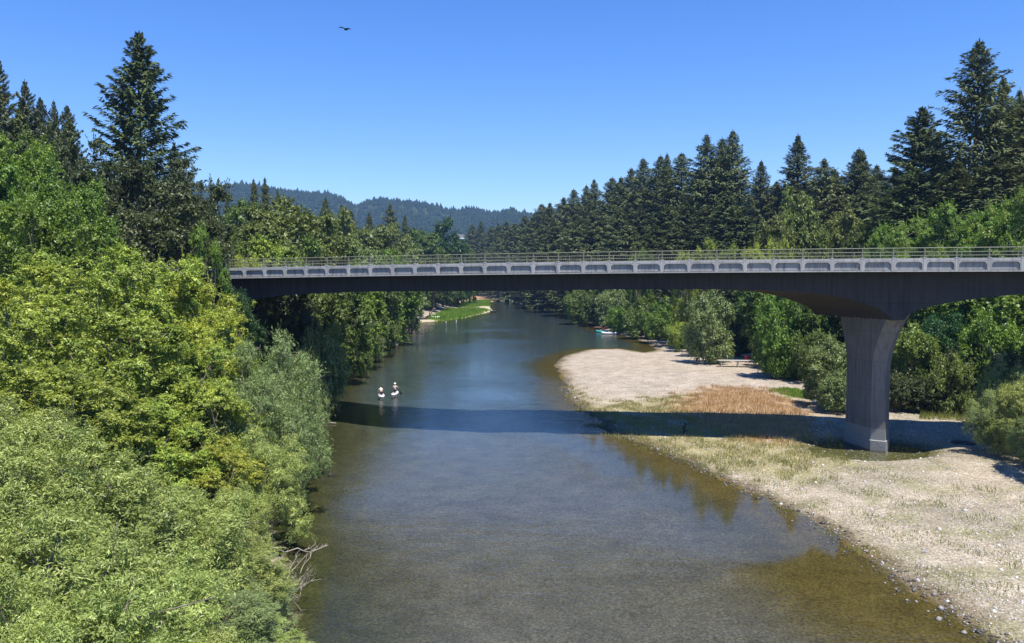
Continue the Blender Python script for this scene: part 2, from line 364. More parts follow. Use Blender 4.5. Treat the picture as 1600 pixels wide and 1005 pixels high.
# river surface
t = NT("river_water"); geo = t.n("ShaderNodeNewGeometry"); P = geo.outputs["Position"]
mp = t.n("ShaderNodeMapping"); mp.inputs["Scale"].default_value = (0.75, 1.5, 1.0); mp.inputs["Rotation"].default_value = (0, 0, 0.2); t.l(P, mp.inputs[0])
w1 = t.noise(2.4, 3, 0.6, mp.outputs[0]); w2 = t.noise(0.45, 2, 0.5, mp.outputs[0]); patchn = t.noise(0.045, 2, 0.5, P)
h = t.math('ADD', t.math('MULTIPLY', w1.outputs[0], 1.0), t.math('MULTIPLY', w2.outputs[0], 1.6))
calm = t.ramp(patchn.outputs[0], [(0.38, (0.35,) * 3), (0.62, (1.0,) * 3)])
b = t.n("ShaderNodeBump"); b.inputs["Distance"].default_value = 0.034
wv = t.n("ShaderNodeVertexColor", layer_name="waves")
t.l(h, b.inputs["Height"]); t.l(t.math('MULTIPLY', t.math('MULTIPLY', calm.outputs[0], wv.outputs[0]), 0.9), b.inputs["Strength"])
fr = t.n("ShaderNodeFresnel"); fr.inputs["IOR"].default_value = 1.33; t.l(b.outputs[0], fr.inputs["Normal"])
gl = t.n("ShaderNodeBsdfGlossy"); gl.inputs["Roughness"].default_value = 0.04; t.l(b.outputs[0], gl.inputs["Normal"])
trn = t.n("ShaderNodeBsdfTransparent"); trn.inputs["Color"].default_value = (0.86, 0.90, 0.84, 1)
mx = t.n("ShaderNodeMixShader"); t.l(fr.outputs[0], mx.inputs[0]); t.l(trn.outputs[0], mx.inputs[1]); t.l(gl.outputs[0], mx.inputs[2])
M['water'] = t.done(mx)
wx = axis([(-400, -40, 10), (-40, 50, 90), (50, 400, 10)]); wy = axis([(-60, 20, 8), (20, 130, 110), (130, 1100, 60)])
WX, WY = np.meshgrid(wx, wy); wi = np.arange(len(wx) * len(wy)).reshape(len(wy), len(wx))
wme = np_mesh("river", np.stack([WX.ravel(), WY.ravel(), 0 * WX.ravel()], 1), np.stack([wi[:-1, :-1], wi[:-1, 1:], wi[1:, 1:], wi[1:, :-1]], -1).reshape(-1, 4), M['water'])
wX, wY = WX.ravel(), WY.ravel(); wd = -sdist(RIVER, wX, wY); wr = wX > mid_x(wY)
amp = 1 - 0.9 * (wr * sst(9.5, 6.5, wd + 1.5 * wob(wX, wY, 9)) * sst(34, 37, wY) * sst(76, 68, wY)) - 0.5 * (wr * sst(6, 2, wd) * sst(100, 110, wY))
wa = wme.color_attributes.new("waves", 'FLOAT_COLOR', 'POINT'); wa.data.foreach_set("color", np.stack([amp, amp, amp, 1 + 0 * amp], 1).astype(np.float32).ravel())
tag(link("river_water", wme), kind="structure")

# wooded hills at the end of the valley
ridge = [(-500, 270), (0, 280), (200, 290), (345, 297), (380, 292), (430, 299), (480, 303), (530, 309), (555, 323), (600, 314), (640, 318), (680, 324), (708, 331), (740, 326), (762, 333), (800, 331), (830, 338), (900, 330), (1000, 320), (1150, 300), (1300, 290), (1500, 280), (2100, 270)]
ru = np.array([p[0] for p in ridge], float); rv = np.array([p[1] for p in ridge], float)
uu = np.arange(-500, 2100, 12.0); dd = np.concatenate([np.linspace(1100, 2300, 36), [2600, 3200]])
HV = []
for D in dd:
    top = HCAM + (432 - np.interp(uu, ru, rv) - 9) * 2300 / FPX
    x = (uu - CX) / FPX * D
    bump_ = 22 * wob(x, D + 0 * x, 520) + 9 * wob(x + 900, D + 0 * x, 170)
    prof = sst(1100, 2300, D) * 0.9 + 0.1 * sst(1100, 1500, D)
    if D > 2300: prof = 1 - 0.5 * sst(2300, 3200, D)
    z = 8 + (top - 8) * prof + bump_ * sst(1150, 1500, D) * (1 - sst(2000, 2300, D))
    HV.append(np.stack([x, np.full_like(x, D), z], 1))
HV = np.array(HV); nD, nU = HV.shape[:2]; ih = np.arange(nD * nU).reshape(nD, nU)
hq = np.stack([ih[:-1, :-1], ih[:-1, 1:], ih[1:, 1:], ih[1:, :-1]], -1).reshape(-1, 4)
M['hill'] = simple("hill_undergrowth", (0.035, 0.05, 0.02), 0.95, 0.1, 0.02, 0.4, 0.1)
tag(link("hills", np_mesh("hills", HV.reshape(-1, 3), hq, M['hill'], True)), kind="structure")

rs = np.random.RandomState(11)
def cone_forest(name, base, hgt, rad, mat):
    """many small spiky crowns, two tiers of five faces each, in one mesh"""
    n = len(base); k = 5; ang = np.arange(k) * 2 * np.pi / k
    V, F = [], []
    for z0, z1, rr, o in ((0.05, 0.72, 1.0, 0.0), (0.42, 1.0, 0.62, 0.6)):
        a = ang[None, :] + o + rs.uniform(0, 6.28, (n, 1)); r = rad[:, None] * rr * rs.uniform(0.7, 1.2, (n, k))
        ring = np.stack([base[:, :1] + r * np.cos(a), base[:, 1:2] + r * np.sin(a), base[:, 2:3] + hgt[:, None] * (z0 + rs.uniform(-0.05, 0.05, (n, k)))], -1)
        tip = np.stack([base[:, 0], base[:, 1], base[:, 2] + hgt * z1], -1)[:, None]
        V.append(np.concatenate([ring, tip], 1))
    V = np.concatenate(V, 1); m = V.shape[1]
    f = np.array([[t0 + i, t0 + (i + 1) % k, t0 + k] for t0 in (0, k + 1) for i in range(k)])
    F = (np.arange(n)[:, None, None] * m + f[None]).reshape(-1, 3)
    return link(name, np_mesh(name, V.reshape(-1, 3), F, mat))
vis = (uu > 200) & (uu < 1700)
cu = np.where(vis)[0]; N = 24000
fi = rs.uniform(2, 35.8, N); fj = rs.uniform(cu[0], cu[-1], N); i0 = fi.astype(int); j0 = fj.astype(int); a_, b_ = (fi - i0)[:, None], (fj - j0)[:, None]
fp = HV[i0, j0] * (1 - a_) * (1 - b_) + HV[i0 + 1, j0] * a_ * (1 - b_) + HV[i0, j0 + 1] * (1 - a_) * b_ + HV[i0 + 1, j0 + 1] * a_ * b_
hh = rs.uniform(7, 17, N) * (1 + 0.35 * (rs.rand(N) > 0.92))
tag(cone_forest("hill_forest", fp, hh, hh * rs.uniform(0.28, 0.55, N), M['far']), "dark blue-green woods covering the distant hills", "forest", kind="stuff")

# the valley air
t = NT("valley_haze"); vp = t.n("ShaderNodeVolumePrincipled"); vp.inputs["Color"].default_value = (0.34, 0.58, 1.0, 1); vp.inputs["Density"].default_value = 0.00013; vp.inputs["Anisotropy"].default_value = 0.1
t.l(vp.outputs[0], t.out.inputs["Volume"])
hz_ = MB().box((0, 1750, 158), (7400, 3900, 330)).build("haze", t.m); tag(hz_, "thin blue summer haze filling the valley air", "haze", kind="stuff")

# ------------------------------------------------------------------ bridge
AX = np.array([0.9636, -0.2676]); PQ = np.array([0.2676, 0.9636]); B0 = np.array([-25.27, 76.02]); BAY = 2.161
def bp(s, q): p = B0 + AX * s + PQ * q; return float(p[0]), float(p[1])
_zc = np.polyfit([-0.2, 11.07, 23.3, 34.5, 44.7, 54.0, 64.6], [13.84, 13.97, 14.08, 14.25, 14.34, 14.37, 14.32], 2)
def zf(s): return float(np.polyval(_zc, s))
S0, S1, WID, INSET = -7 * BAY, 37 * BAY, 11.4, 1.5
BROT = math.atan2(AX[1], AX[0])
# line of the girder's lower edge, read along its near face
sof_px = [(392, 468.5), (420, 464.5), (440, 462), (480, 459.3), (550, 456.3), (650, 455.4), (750, 454.7), (850, 453.6), (950, 452.5), (1050, 452), (1120, 452), (1160, 452.6), (1200, 453.7), (1250, 456.5), (1280, 459.2),
          (1300, 461.5), (1325, 467), (1345, 473), (1365, 480), (1380, 486), (1389, 494), (1394, 501), (1413, 500), (1420, 491), (1434, 484.5), (1460, 477.5), (1500, 470), (1550, 463.5), (1600, 459.7), (1680, 456)]
ss, sz = [], []
for u, v in sof_px:
    d = ray(u, v); fb = B0 + PQ * INSET           # hit the upright plane of the girder face
    tt = (fb @ PQ) / (d[0] * PQ[0] + d[1] * PQ[1])
    ss.append(float((np.array([d[0] * tt, d[1] * tt]) - B0) @ AX)); sz.append(HCAM + d[2] * tt)
def soff(s):
    if s < ss[0]: return sz[0] - (ss[0] - s) * 0.25
    return float(np.interp(s, ss, sz))
bridge = empty("road_bridge", (*bp(0, WID / 2), 0)); bl = np.array(bridge.location)
def bpt(s, q, z): x, y = bp(s, q); return (x - bl[0], y - bl[1], z)
tag(bridge, "long grey concrete road bridge with a thin railing crossing the river", "bridge")
SG = sorted(set(list(np.arange(S0, S1 + 0.01, BAY / 2)) + list(np.arange(40.1, 66, 0.25)) + ss))
# deck slab with pavements
mb = MB(); rings = []
for s in np.arange(S0, S1 + 0.01, BAY / 2):
    z = zf(s); rings.append([bpt(s, 0.2, z), bpt(s, WID - 0.2, z), bpt(s, WID - 0.2, z + 0.42), bpt(s, WID - 1.5, z + 0.42), bpt(s, WID - 1.5, z + 0.27), bpt(s, 1.5, z + 0.27), bpt(s, 1.5, z + 0.42), bpt(s, 0.2, z + 0.42)])
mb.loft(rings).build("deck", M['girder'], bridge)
mb = MB(); rings = []
for s in np.arange(S0, S1 + 0.01, BAY / 2): rings.append([bpt(s, 1.52, zf(s) + 0.274), bpt(s, WID - 1.52, zf(s) + 0.274), bpt(s, WID - 1.52, zf(s) + 0.29), bpt(s, 1.52, zf(s) + 0.29)])
mb.loft(rings).build("road_surface", M['asphalt'], bridge)
# box girder: haunched, its haunch running on the skew of the piers
SKEW = 0.58; GW = WID - 2 * INSET; rings = []
qs = np.linspace(INSET, WID - INSET, 25)
for s in SG:
    low = [bpt(s, q, soff(s + SKEW * (q - INSET))) for q in qs]
    rings.append(low + [bpt(s, WID - INSET, zf(s) + 0.01), bpt(s, INSET, zf(s) + 0.01)])
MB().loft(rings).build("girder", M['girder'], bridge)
# pier: a short skewed wall that swells towards the girder
def ring(pts, z): return [(x - bl[0], y - bl[1], z) for x, y in pts]
pb = [(28.32, 67.7), (29.06, 64.55), (29.95, 63.95), (30.75, 65.0), (30.2, 68.4)]
ptp = [(28.1, 69.2), (29.5, 62.75), (30.72, 62.35), (31.6, 63.6), (30.6, 70.2)]
rings = [ring(pb, 0.7)]
for z in (3.0, 5.0, 6.6): rings.append(ring(pb, z))
for k in range(1, 9):
    f = (k / 8) ** 1.7; z = 6.6 + 4.5 * k / 8; rings.append(ring([(a[0] + (c_[0] - a[0]) * f, a[1] + (c_[1] - a[1]) * f) for a, c_ in zip(pb, ptp)], z))
rings.append(ring(ptp, 12.6))
pier = MB().loft(rings).build("pier", M['pier'], bridge)
cen = np.mean(np.array(pb), 0); pf = [tuple(cen + (np.array(p) - cen) * 1.06) for p in pb]
pl = MB().loft([ring(pf, -0.8), ring(pf, 0.74), ring(pb, 0.80)]).build("plinth", M['pier'], pier)
# pale scrawl on the near side of the plinth
def strokes(a, b, zlo, zhi, lines, out=0.012, w=0.028):
    """polylines in the unit square of the upright face a-b"""
    a, b = np.array(a), np.array(b); e = (b - a); nrm = np.array([e[1], -e[0]]) / np.linalg.norm(e); mb = MB()
    for L in lines:
        pts = []
        for x, y in L:
            p = a + e * x + nrm * out; pts.append((p[0] - bl[0], p[1] - bl[1], zlo + (zhi - zlo) * y))
        mb.tube(pts, w, 5)
    return mb
nine = [[(0.22, 0.55), (0.08, 0.62), (0.06, 0.85), (0.18, 0.95), (0.28, 0.85), (0.27, 0.55), (0.2, 0.15), (0.1, 0.1)]]
enn = [[(0.5, 0.1), (0.52, 0.85), (0.66, 0.35), (0.85, 0.2), (0.86, 0.95)]]
for L_ in nine + enn: strokes(pf[1], pf[2], 0.2, 0.75, [L_], out=0.0, w=0.016).build("graffiti", M['graffiti'], pier)
scr = [[(0.3, 0.3), (0.33, 0.8), (0.4, 0.3), (0.44, 0.8), (0.5, 0.4)], [(0.55, 0.75), (0.53, 0.35), (0.6, 0.35)], [(0.64, 0.8), (0.64, 0.3), (0.7, 0.5)]]
for L_ in scr: strokes(pf[0], pf[1], 0.25, 0.7, [L_], out=0.002, w=0.010).build("graffiti", M['graffiti'], pier)
# parapets: a ledge and a top rail carrying one framed panel and one pilaster per bay
def rrect(x0, x1, z0, z1, r, seg=4):
    out = [(x0, z0), (x1, z0)]
    for k in range(seg + 1):
        a = math.pi / 2 * k / seg; out.append((x1 - r + r * math.cos(a), z1 - r + r * math.sin(a)))
    for k in range(seg + 1):
        a = math.pi / 2 + math.pi / 2 * k / seg; out.append((x0 + r + r * math.cos(a), z1 - r + r * math.sin(a)))
    return out
def panel_mesh():
    """frame with an arched recess 0.1 m deep; local x along the bay, y into the bridge"""
    w = BAY - 0.2; inn = rrect(-w / 2 + 0.06, w / 2 - 0.06, 0.16, 0.74, 0.24); n = len(inn)
    outr = []
    for x, z in inn:       # project onto the frame's outline
        sx = max(abs(x) / (w / 2), 1e-6); szz = abs(z - 0.46) / 0.36; k = 1 / max(sx, szz); outr.append((x * k, 0.46 + (z - 0.46) * k))
    mb = MB(); v = [(x, 0.0, z) for x, z in outr] + [(x, 0.0, z) for x, z in inn] + [(x, 0.11, z) for x, z in inn]
    f = []
    for i in range(n):
        j = (i + 1) % n; f += [(i, j, n + j, n + i), (n + i, n + j, 2 * n + j, 2 * n + i)]
    me = mb.add(v, f).mesh("parapet_panel", M['parapet'])
    back = MB().add([(x, 0.11, z) for x, z in inn], [tuple(range(n))]).mesh("recess", M['recess'])
    return me, back
pan_me, rec_me = panel_mesh()
pil = MB().box((0, 0.135, 0.50), (0.2, 0.30, 1.0)).box((0, 0.135, 1.03), (0.26, 0.32, 0.08)).mesh("pilaster", M['parapet'])
post_me = MB().box((0, 0, 0.37), (0.07, 0.07, 0.74)).mesh("rail_post", M['railing'])
for side in (0, 1):
    q0 = 0.0 if side == 0 else WID; sg = 1 if side == 0 else -1
    rings, r2, r3 = [], [], []
    for s in np.arange(S0, S1 + 0.01, BAY / 2):
        z = zf(s); A, Bq = (q0 - 0.006 * sg, q0 + 0.32 * sg)
        rings.append([bpt(s, A, z - 0.002), bpt(s, Bq, z - 0.002), bpt(s, Bq, z + 0.10), bpt(s, A, z + 0.10)][::sg])
        r2.append([bpt(s, A, z + 0.82), bpt(s, Bq, z + 0.82), bpt(s, Bq, z + 1.0), bpt(s, A, z + 1.0)][::sg])
        r3.append([bpt(s, q0 + 0.116 * sg, z + 0.10), bpt(s, q0 + 0.30 * sg, z + 0.10), bpt(s, q0 + 0.30 * sg, z + 0.82), bpt(s, q0 + 0.116 * sg, z + 0.82)][::sg])
    par = MB().loft(rings).loft(r2).loft(r3).build("parapet", M['parapet'], bridge)
    rail = MB()
    for hgt, rad in ((1.78, 0.032), (1.48, 0.022), (1.22, 0.022)):
        rail.tube([bpt(s, q0 + 0.12 * sg, zf(s) + hgt) for s in np.arange(S0, S1 + 0.01, BAY)], rad, 5)
    ro = rail.build("railing", M['railing'], bridge)
    pk = MB()
    for s in np.arange(S0 + 0.09, S1, 0.18):
        z = zf(s); pk.tube([bpt(s, q0 + 0.12 * sg, z + 0.98), bpt(s, q0 + 0.12 * sg, z + 1.78)], 0.0095, 3, False)
    tag(pk.build("pickets", M['railing'], ro), kind="stuff")
    for n in range(-6, 37):
        s = n * BAY; slope = math.atan((zf(s + 0.5) - zf(s - 0.5)))
        rz = BROT + (math.pi if side else 0); ry = -slope * (1 if side == 0 else -1)
        for nm, me, off, par_, dz in (("pilaster", pil, 0.0, par, 0.0), ("rail_post", post_me, 0.0, ro, 1.06)):
            if nm == "rail_post" and side == 1: off = BAY * 0.4
            x, y, z = bpt(s + off, q0 + (0.12 * sg if dz else 0.0), zf(s + off) + dz); o = link(nm, me, par_, (x, y, z)); o.rotation_euler = (0, ry, rz)
        s += BAY / 2
        if n < 36:
            o = link("parapet_panel", pan_me, par, bpt(s, q0, zf(s))); o.rotation_euler = (0, ry, rz)
            if side == 0: r_ = link("recess", rec_me, par, bpt(s, q0, zf(s))); r_.rotation_euler = (0, ry, rz)

# ------------------------------------------------------------------ tree kinds
def unit(v): return v / (np.linalg.norm(v, axis=-1, keepdims=True) + 1e-9)
def leaves(P, N, D, L, W, fold=0.25):
    """one bent diamond per leaf: (n,4,3)"""
    S = unit(np.cross(N, D)); D = unit(np.cross(S, N)); L = np.asarray(L)[..., None] * 0.5; W = np.asarray(W)[..., None] * 0.5
    return np.stack([P - D * L, P + S * W + N * W * fold, P + D * L - N * L * 0.15, P - S * W + N * W * fold], 1)
def leaf_me(name, Q):
    V = Q.reshape(-1, 3); return np_mesh(name, V, np.arange(len(V)).reshape(-1, 4))
def limb(mb, a, b, r0, r1, sag=0.0, rng=random, n=4):
    a, b = Vector(a), Vector(b); pts = []
    for i in range(n + 1):
        f = i / n; p = a.lerp(b, f); j = (a - b).length * 0.04 * math.sin(math.pi * f)
        pts.append(p + Vector((rng.uniform(-j, j), rng.uniform(-j, j), sag * math.sin(math.pi * f))))
    mb.tube(pts, [r0 + (r1 - r0) * i / n for i in range(n + 1)], 5, False)

def broadleaf(seed, H, R, cb, lobes, clumps, lpc, L, W, lobe_r=0.36, clump_r=0.12, up=0.6, hang=0.0, trunk_r=0.25, stems=1, flat=1.0, core=True):
    """crown from lobes, each lobe from twig clumps, each clump from leaves; returns crown mesh, wood mesh"""
    g = np.random.RandomState(seed); rr = random.Random(seed)
    zc, hz = (H + cb) / 2, (H - cb) / 2
    k = np.arange(lobes) + 0.5; ph = np.arccos(1 - 2 * k / lobes); th = np.pi * (1 + 5 ** 0.5) * k + g.uniform(0, 6)
    d = np.stack([np.cos(th) * np.sin(ph), np.sin(th) * np.sin(ph), np.cos(ph)], 1) + g.normal(0, 0.18, (lobes, 3)); d = unit(d)
    rad = g.uniform(0.5, 0.92, lobes); C = d * rad[:, None] * np.array([R, R, hz]) + np.array([0, 0, zc])
    lr = R * lobe_r * g.uniform(0.6, 1.35, lobes)
    n = lobes * clumps; li = np.repeat(np.arange(lobes), clumps)
    cd = unit(g.normal(size=(n, 3)) + np.array([0, 0, 0.35]) + d[li] * 0.7)
    cp = C[li] + cd * (lr[li] * g.uniform(0.55, 1.08, n))[:, None] * np.array([1, 1, flat])
    e = np.linalg.norm((cp - np.array([0, 0, zc])) / np.array([R, R, hz]), axis=1)
    keep = (e > 0.55) | (g.rand(n) < 0.08); keep &= cp[:, 2] > 0.25
    cp, cd = cp[keep], cd[keep]; n = len(cp)
    ci = np.repeat(np.arange(n), lpc); m = len(ci)
    cr = R * clump_r * g.uniform(0.6, 1.4, n)
    off = unit(g.normal(size=(m, 3))) * (g.rand(m) ** 0.5)[:, None] * cr[ci][:, None] * np.array([1.15, 1.15, 0.75])
    Pp = cp[ci] + off
    out = unit(cd[ci] * 0.5 + unit(off) * 0.5)
    N = unit(out * 0.55 + np.array([0, 0, up]) + g.normal(0, 0.42, (m, 3)))
    D = unit(g.normal(size=(m, 3)) + out * 0.9 + np.array([0, 0, -hang]))
    s = np.clip(np.exp(g.normal(-0.05, 0.32, m)), 0.45, 1.9); Q = [leaves(Pp, N, D, L * s, W * s)]
    ns = lobes * 14; sl = np.repeat(np.arange(lobes), 14); per = 16            # shoots that stand out of the lobes
    sdv = unit(g.normal(size=(ns, 3)) * 0.8 + d[sl] * 0.8 + np.array([0, 0, 0.55])); sb_ = C[sl] + sdv * (lr[sl] * g.uniform(0.7, 1.0, ns))[:, None] * np.array([1, 1, flat])
    sln = R * g.uniform(0.10, 0.24, ns); si = np.repeat(np.arange(ns), per); f_ = np.tile((np.arange(per) + 0.5) / per, ns); ms = len(si)
    sp_ = sb_[si] + sdv[si] * (sln[si] * f_)[:, None] + g.normal(0, L * 0.35, (ms, 3)) * (1.1 - f_)[:, None]; sp_[:, 2] -= 0.25 * sln[si] * f_ ** 2
    kz = sp_[:, 2] > 0.2; si, sp_, ms = si[kz], sp_[kz], int(kz.sum()); s3 = g.uniform(0.6, 1.15, ms)
    Q.append(leaves(sp_, unit(np.array([0, 0, up]) + g.normal(0, 0.45, (ms, 3))), unit(sdv[si] * 0.8 + g.normal(0, 0.6, (ms, 3)) + np.array([0, 0, -hang])), L * s3, W * s3))
    if core:     # older, larger leaves inside the lobes
        m2 = lobes * 25; l2 = np.repeat(np.arange(lobes), 25); o2 = unit(g.normal(size=(m2, 3))) * (lr[l2] * g.uniform(0.1, 0.6, m2))[:, None]
        s2 = g.uniform(0.7, 1.3, m2) * math.sqrt(L * W) * 1.5
        Q.append(leaves(C[l2] + o2, unit(g.normal(size=(m2, 3)) + [0, 0, 0.5]), unit(g.normal(size=(m2, 3))), s2 * 1.5, s2))
    crown = leaf_me("crown", np.concatenate(Q))
    mb = MB()
    for sidx in range(stems):
        a0 = rr.uniform(0, 6.28); lean = 0 if stems == 1 else R * 0.35
        top = (math.cos(a0) * lean * 0.6, math.sin(a0) * lean * 0.6, zc * 0.9 if stems == 1 else zc * 0.8); b0 = (math.cos(a0) * 0.15 * (stems > 1), math.sin(a0) * 0.15 * (stems > 1), -0.8)
        limb(mb, b0, top, trunk_r, trunk_r * 0.45, 0, rr, 6)
        for j in range(sidx, lobes, max(stems * 2, 2)):
            f = rr.uniform(0.45, 0.95); st = [b0[i] + (top[i] - b0[i]) * f for i in range(3)]
            limb(mb, st, tuple(C[j]), trunk_r * 0.38, 0.03, 0.05 * R, rr, 4)
            for _ in range(2):
                q = C[j] + g.normal(size=3) * lr[j] * 0.6; limb(mb, tuple(C[j]), tuple(q), 0.03, 0.012, 0, rr, 2)
    return crown, mb.mesh("trunk", None, True)

def conifer(seed, H, R, step=0.5, per=5, bare=0.1, power=0.8, droop=0.30, curl=0.25, nsp=14, L=0.9, W=0.26, ragged=0.25, trunk_r=0.5, gaps=0.0):
    g = np.random.RandomState(seed); rr = random.Random(seed)
    zs = []; z = H * bare
    while z < H * 0.985: zs.append(z); z += step * g.uniform(0.7, 1.3) * (0.55 + 0.45 * (1 - z / H))
    B = []
    for z in zs:
        tt = (z - H * bare) / (H * (1 - bare)); a0 = g.uniform(0, 6.28); big = 1 + ragged * math.sin(z * 1.9 + seed) * 0.6
        for k in range(per):
            if g.rand() < gaps: continue
            ln = R * (1 - math.exp(-power * (1 - tt))) / (1 - math.exp(-power)) * big * g.uniform(1 - 1.3 * ragged, 1 + ragged * 0.7) + 0.12
            if tt < 0.12: ln *= 0.75 + 2 * tt
            B.append((z, a0 + 6.283 * k / per + g.normal(0, 0.25), ln, tt))
    B = np.array(B); nb = len(B)
    bi = np.repeat(np.arange(nb), nsp); m = len(bi); z, a, ln, tt = B[bi].T
    f = g.uniform(0.12, 1.0, m) ** 0.8; el = 0.45 * tt - droop * (1 - tt)
    ca, sa = np.cos(a), np.sin(a)
    rad = ln * f; zz = z + ln * (el * f + curl * (f ** 2.2) * 0.6) + g.normal(0, 0.10, m)
    lat = g.normal(0, 0.16, m) * ln * (1.05 - 0.75 * f)
    P = np.stack([ca * rad - sa * lat, sa * rad + ca * lat, zz - np.abs(lat) * 0.25], 1)
    sd_ = np.sign(lat + 1e-6); mixf = g.uniform(0.2, 1.0, m)
    D = np.stack([ca - sa * sd_ * mixf, sa + ca * sd_ * mixf, -0.25 + 0.45 * tt + g.normal(0, 0.22, m)], 1)
    N = unit(np.array([0, 0, 1.0]) + np.stack([ca, sa, 0 * ca], 1) * 0.35 + g.normal(0, 0.38, (m, 3)))
    s = g.uniform(0.65, 1.25, m) * np.clip(0.32 + ln / R * 1.5, 0.32, 1.1)
    Q = leaves(P, N, unit(D), L * s, W * s)
    tz = np.linspace(H * 0.93, H, 60); tw = (H - tz) * 0.06; tipP = np.stack([g.normal(0, 1, 60) * tw, g.normal(0, 1, 60) * tw, tz], 1)
    Q = np.concatenate([Q, leaves(tipP, unit(g.normal(size=(60, 3))), unit(g.normal(0, 0.5, (60, 3)) + [0, 0, 1]), np.full(60, L * 0.42), np.full(60, W * 0.6))])
    mb = MB(); mb.tube([(0, 0, -1.5), (0, 0, H * 0.3), (0, 0, H * 0.7), (0, 0, H * 0.99)], [trunk_r * 1.15, trunk_r * 0.85, trunk_r * 0.42, 0.03], 7, False)
    for i in range(0, nb, 2):
        z, a, ln, tt = B[i]; e = 0.45 * tt - droop * (1 - tt); pts = [(math.cos(a) * ln * f, math.sin(a) * ln * f, z + ln * (e * f + curl * f ** 2.2 * 0.6)) for f in (0, 0.5, 0.95)]
        mb.tube(pts, [trunk_r * 0.12 * (1 - tt) + 0.02, trunk_r * 0.07 * (1 - tt) + 0.015, 0.01], 3, False)
    return leaf_me("crown", Q), mb.mesh("trunk", None, True)

KIND = {}
def kind(name, wood, H, R, *variants): KIND[name] = (wood, H, R, variants)
kind("willow_shrub", 'bark', 6.0, 3.4, *[broadleaf(s, 6.0, 3.4, 0.2, 38, 40, 50, 0.125, 0.029, 0.255, 0.07, 0.45, 0.0, 0.10, 4) for s in (1, 2, 3)])
kind("elder_tree", 'bark', 11.0, 4.6, *[broadleaf(s, 11.0, 4.6, 0.8, 44, 26, 60, 0.15, 0.08, 0.215, 0.055, 0.75, 0.35, 0.2, 2, 0.8) for s in (11, 12, 13)])
kind("oak_tree", 'bark', 18.0, 6.4, *[broadleaf(s, 18.0, 6.4, 2.0, 50, 26, 28, 0.27, 0.15, 0.25, 0.055, 0.6, 0.1, 0.4, 1, 0.8) for s in (21, 22, 23)])
kind("riverside_tree", 'bark', 15.0, 5.2, *[broadleaf(s, 15.0, 5.2, 0.3, 44, 22, 22, 0.36, 0.19, 0.26, 0.065, 0.6, 0.1, 0.3, 2, 0.85) for s in (31, 32, 33, 34)])
kind("river_bush", 'bark', 5.0, 3.2, *[broadleaf(s, 5.0, 3.2, 0.1, 30, 18, 30, 0.24, 0.10, 0.34, 0.11, 0.55, 0.0, 0.09, 4) for s in (41, 42, 43)])
kind("redwood", 'redbark', 46.0, 7.6, *[conifer(s, 46.0, 9.0, 0.62, 6, 0.05, p_, dr, 0.22, 34, 0.95, 0.27, rg, 0.7) for s, p_, dr, rg in ((51, 1.7, 0.30, 0.28), (52, 1.2, 0.36, 0.22), (53, 2.4, 0.28, 0.34), (54, 1.0, 0.32, 0.25), (55, 1.6, 0.25, 0.38), (56, 2.1, 0.38, 0.30))])
kind("fir_tree", 'redbark', 38.0, 6.0, *[conifer(s, 38.0, 7.6, 0.85, 6, 0.10, p_, dr, 0.30, 84, 0.72, 0.24, rg, 0.5, 0.04) for s, p_, dr, rg in ((61, 2.0, 0.16, 0.30), (62, 1.4, 0.22, 0.36))])
_cnt = {}; _rt = random.Random(77)
def plant(kname, mat, u, v, Y, wpx=None, label=None, cat="tree", group=None, hscale=1.0, name=None, var=None, base=None, X=None):
    """a tree of that kind whose top stands at photo point (u, v) at distance Y, wpx photo pixels wide there"""
    wood, H, R, vs = KIND[kname]; x, _, ztop = At(u, v, Y)
    zb = gz(x, Y) if base is None else base
    hgt = max(ztop - zb, 1.2); sz_ = hgt / H * (1.0 if wood == 'redbark' else 1.06); sx_ = (wpx * Y / FPX / (2 * R)) if wpx else sz_
    i = _cnt.get(kname, 0); _cnt[kname] = i + 1
    crown, trunk = vs[(var if var is not None else i) % len(vs)]
    root = empty(name or kname, (x, Y, zb), _rt.uniform(0, 6.28)); root.scale = (sx_ * _rt.uniform(0.9, 1.12), sx_ * _rt.uniform(0.9, 1.12), sz_)
    if wood == 'redbark': root.rotation_euler = (_rt.gauss(0, 0.018), _rt.gauss(0, 0.018), root.rotation_euler.z)
    for nm, me, mm in (("trunk", trunk, M[wood]), ("crown", crown, M[mat])):
        o = link(nm, me, root)
        if not me.materials: me.materials.append(mm)
        o.material_slots[0].link = 'OBJECT'; o.material_slots[0].material = mm
    return tag(root, label, cat, group)
def row(kname, items, fmt, group, cat="tree", name=None):
    """items (u, v, Y, width, material) put in order from left to right and told apart by it"""
    for i, (u, v, Y, w, mt) in enumerate(sorted(items)):
        plant(kname, mt, u, v, Y, w, fmt.format(ORD[i]), cat, group, name=name)

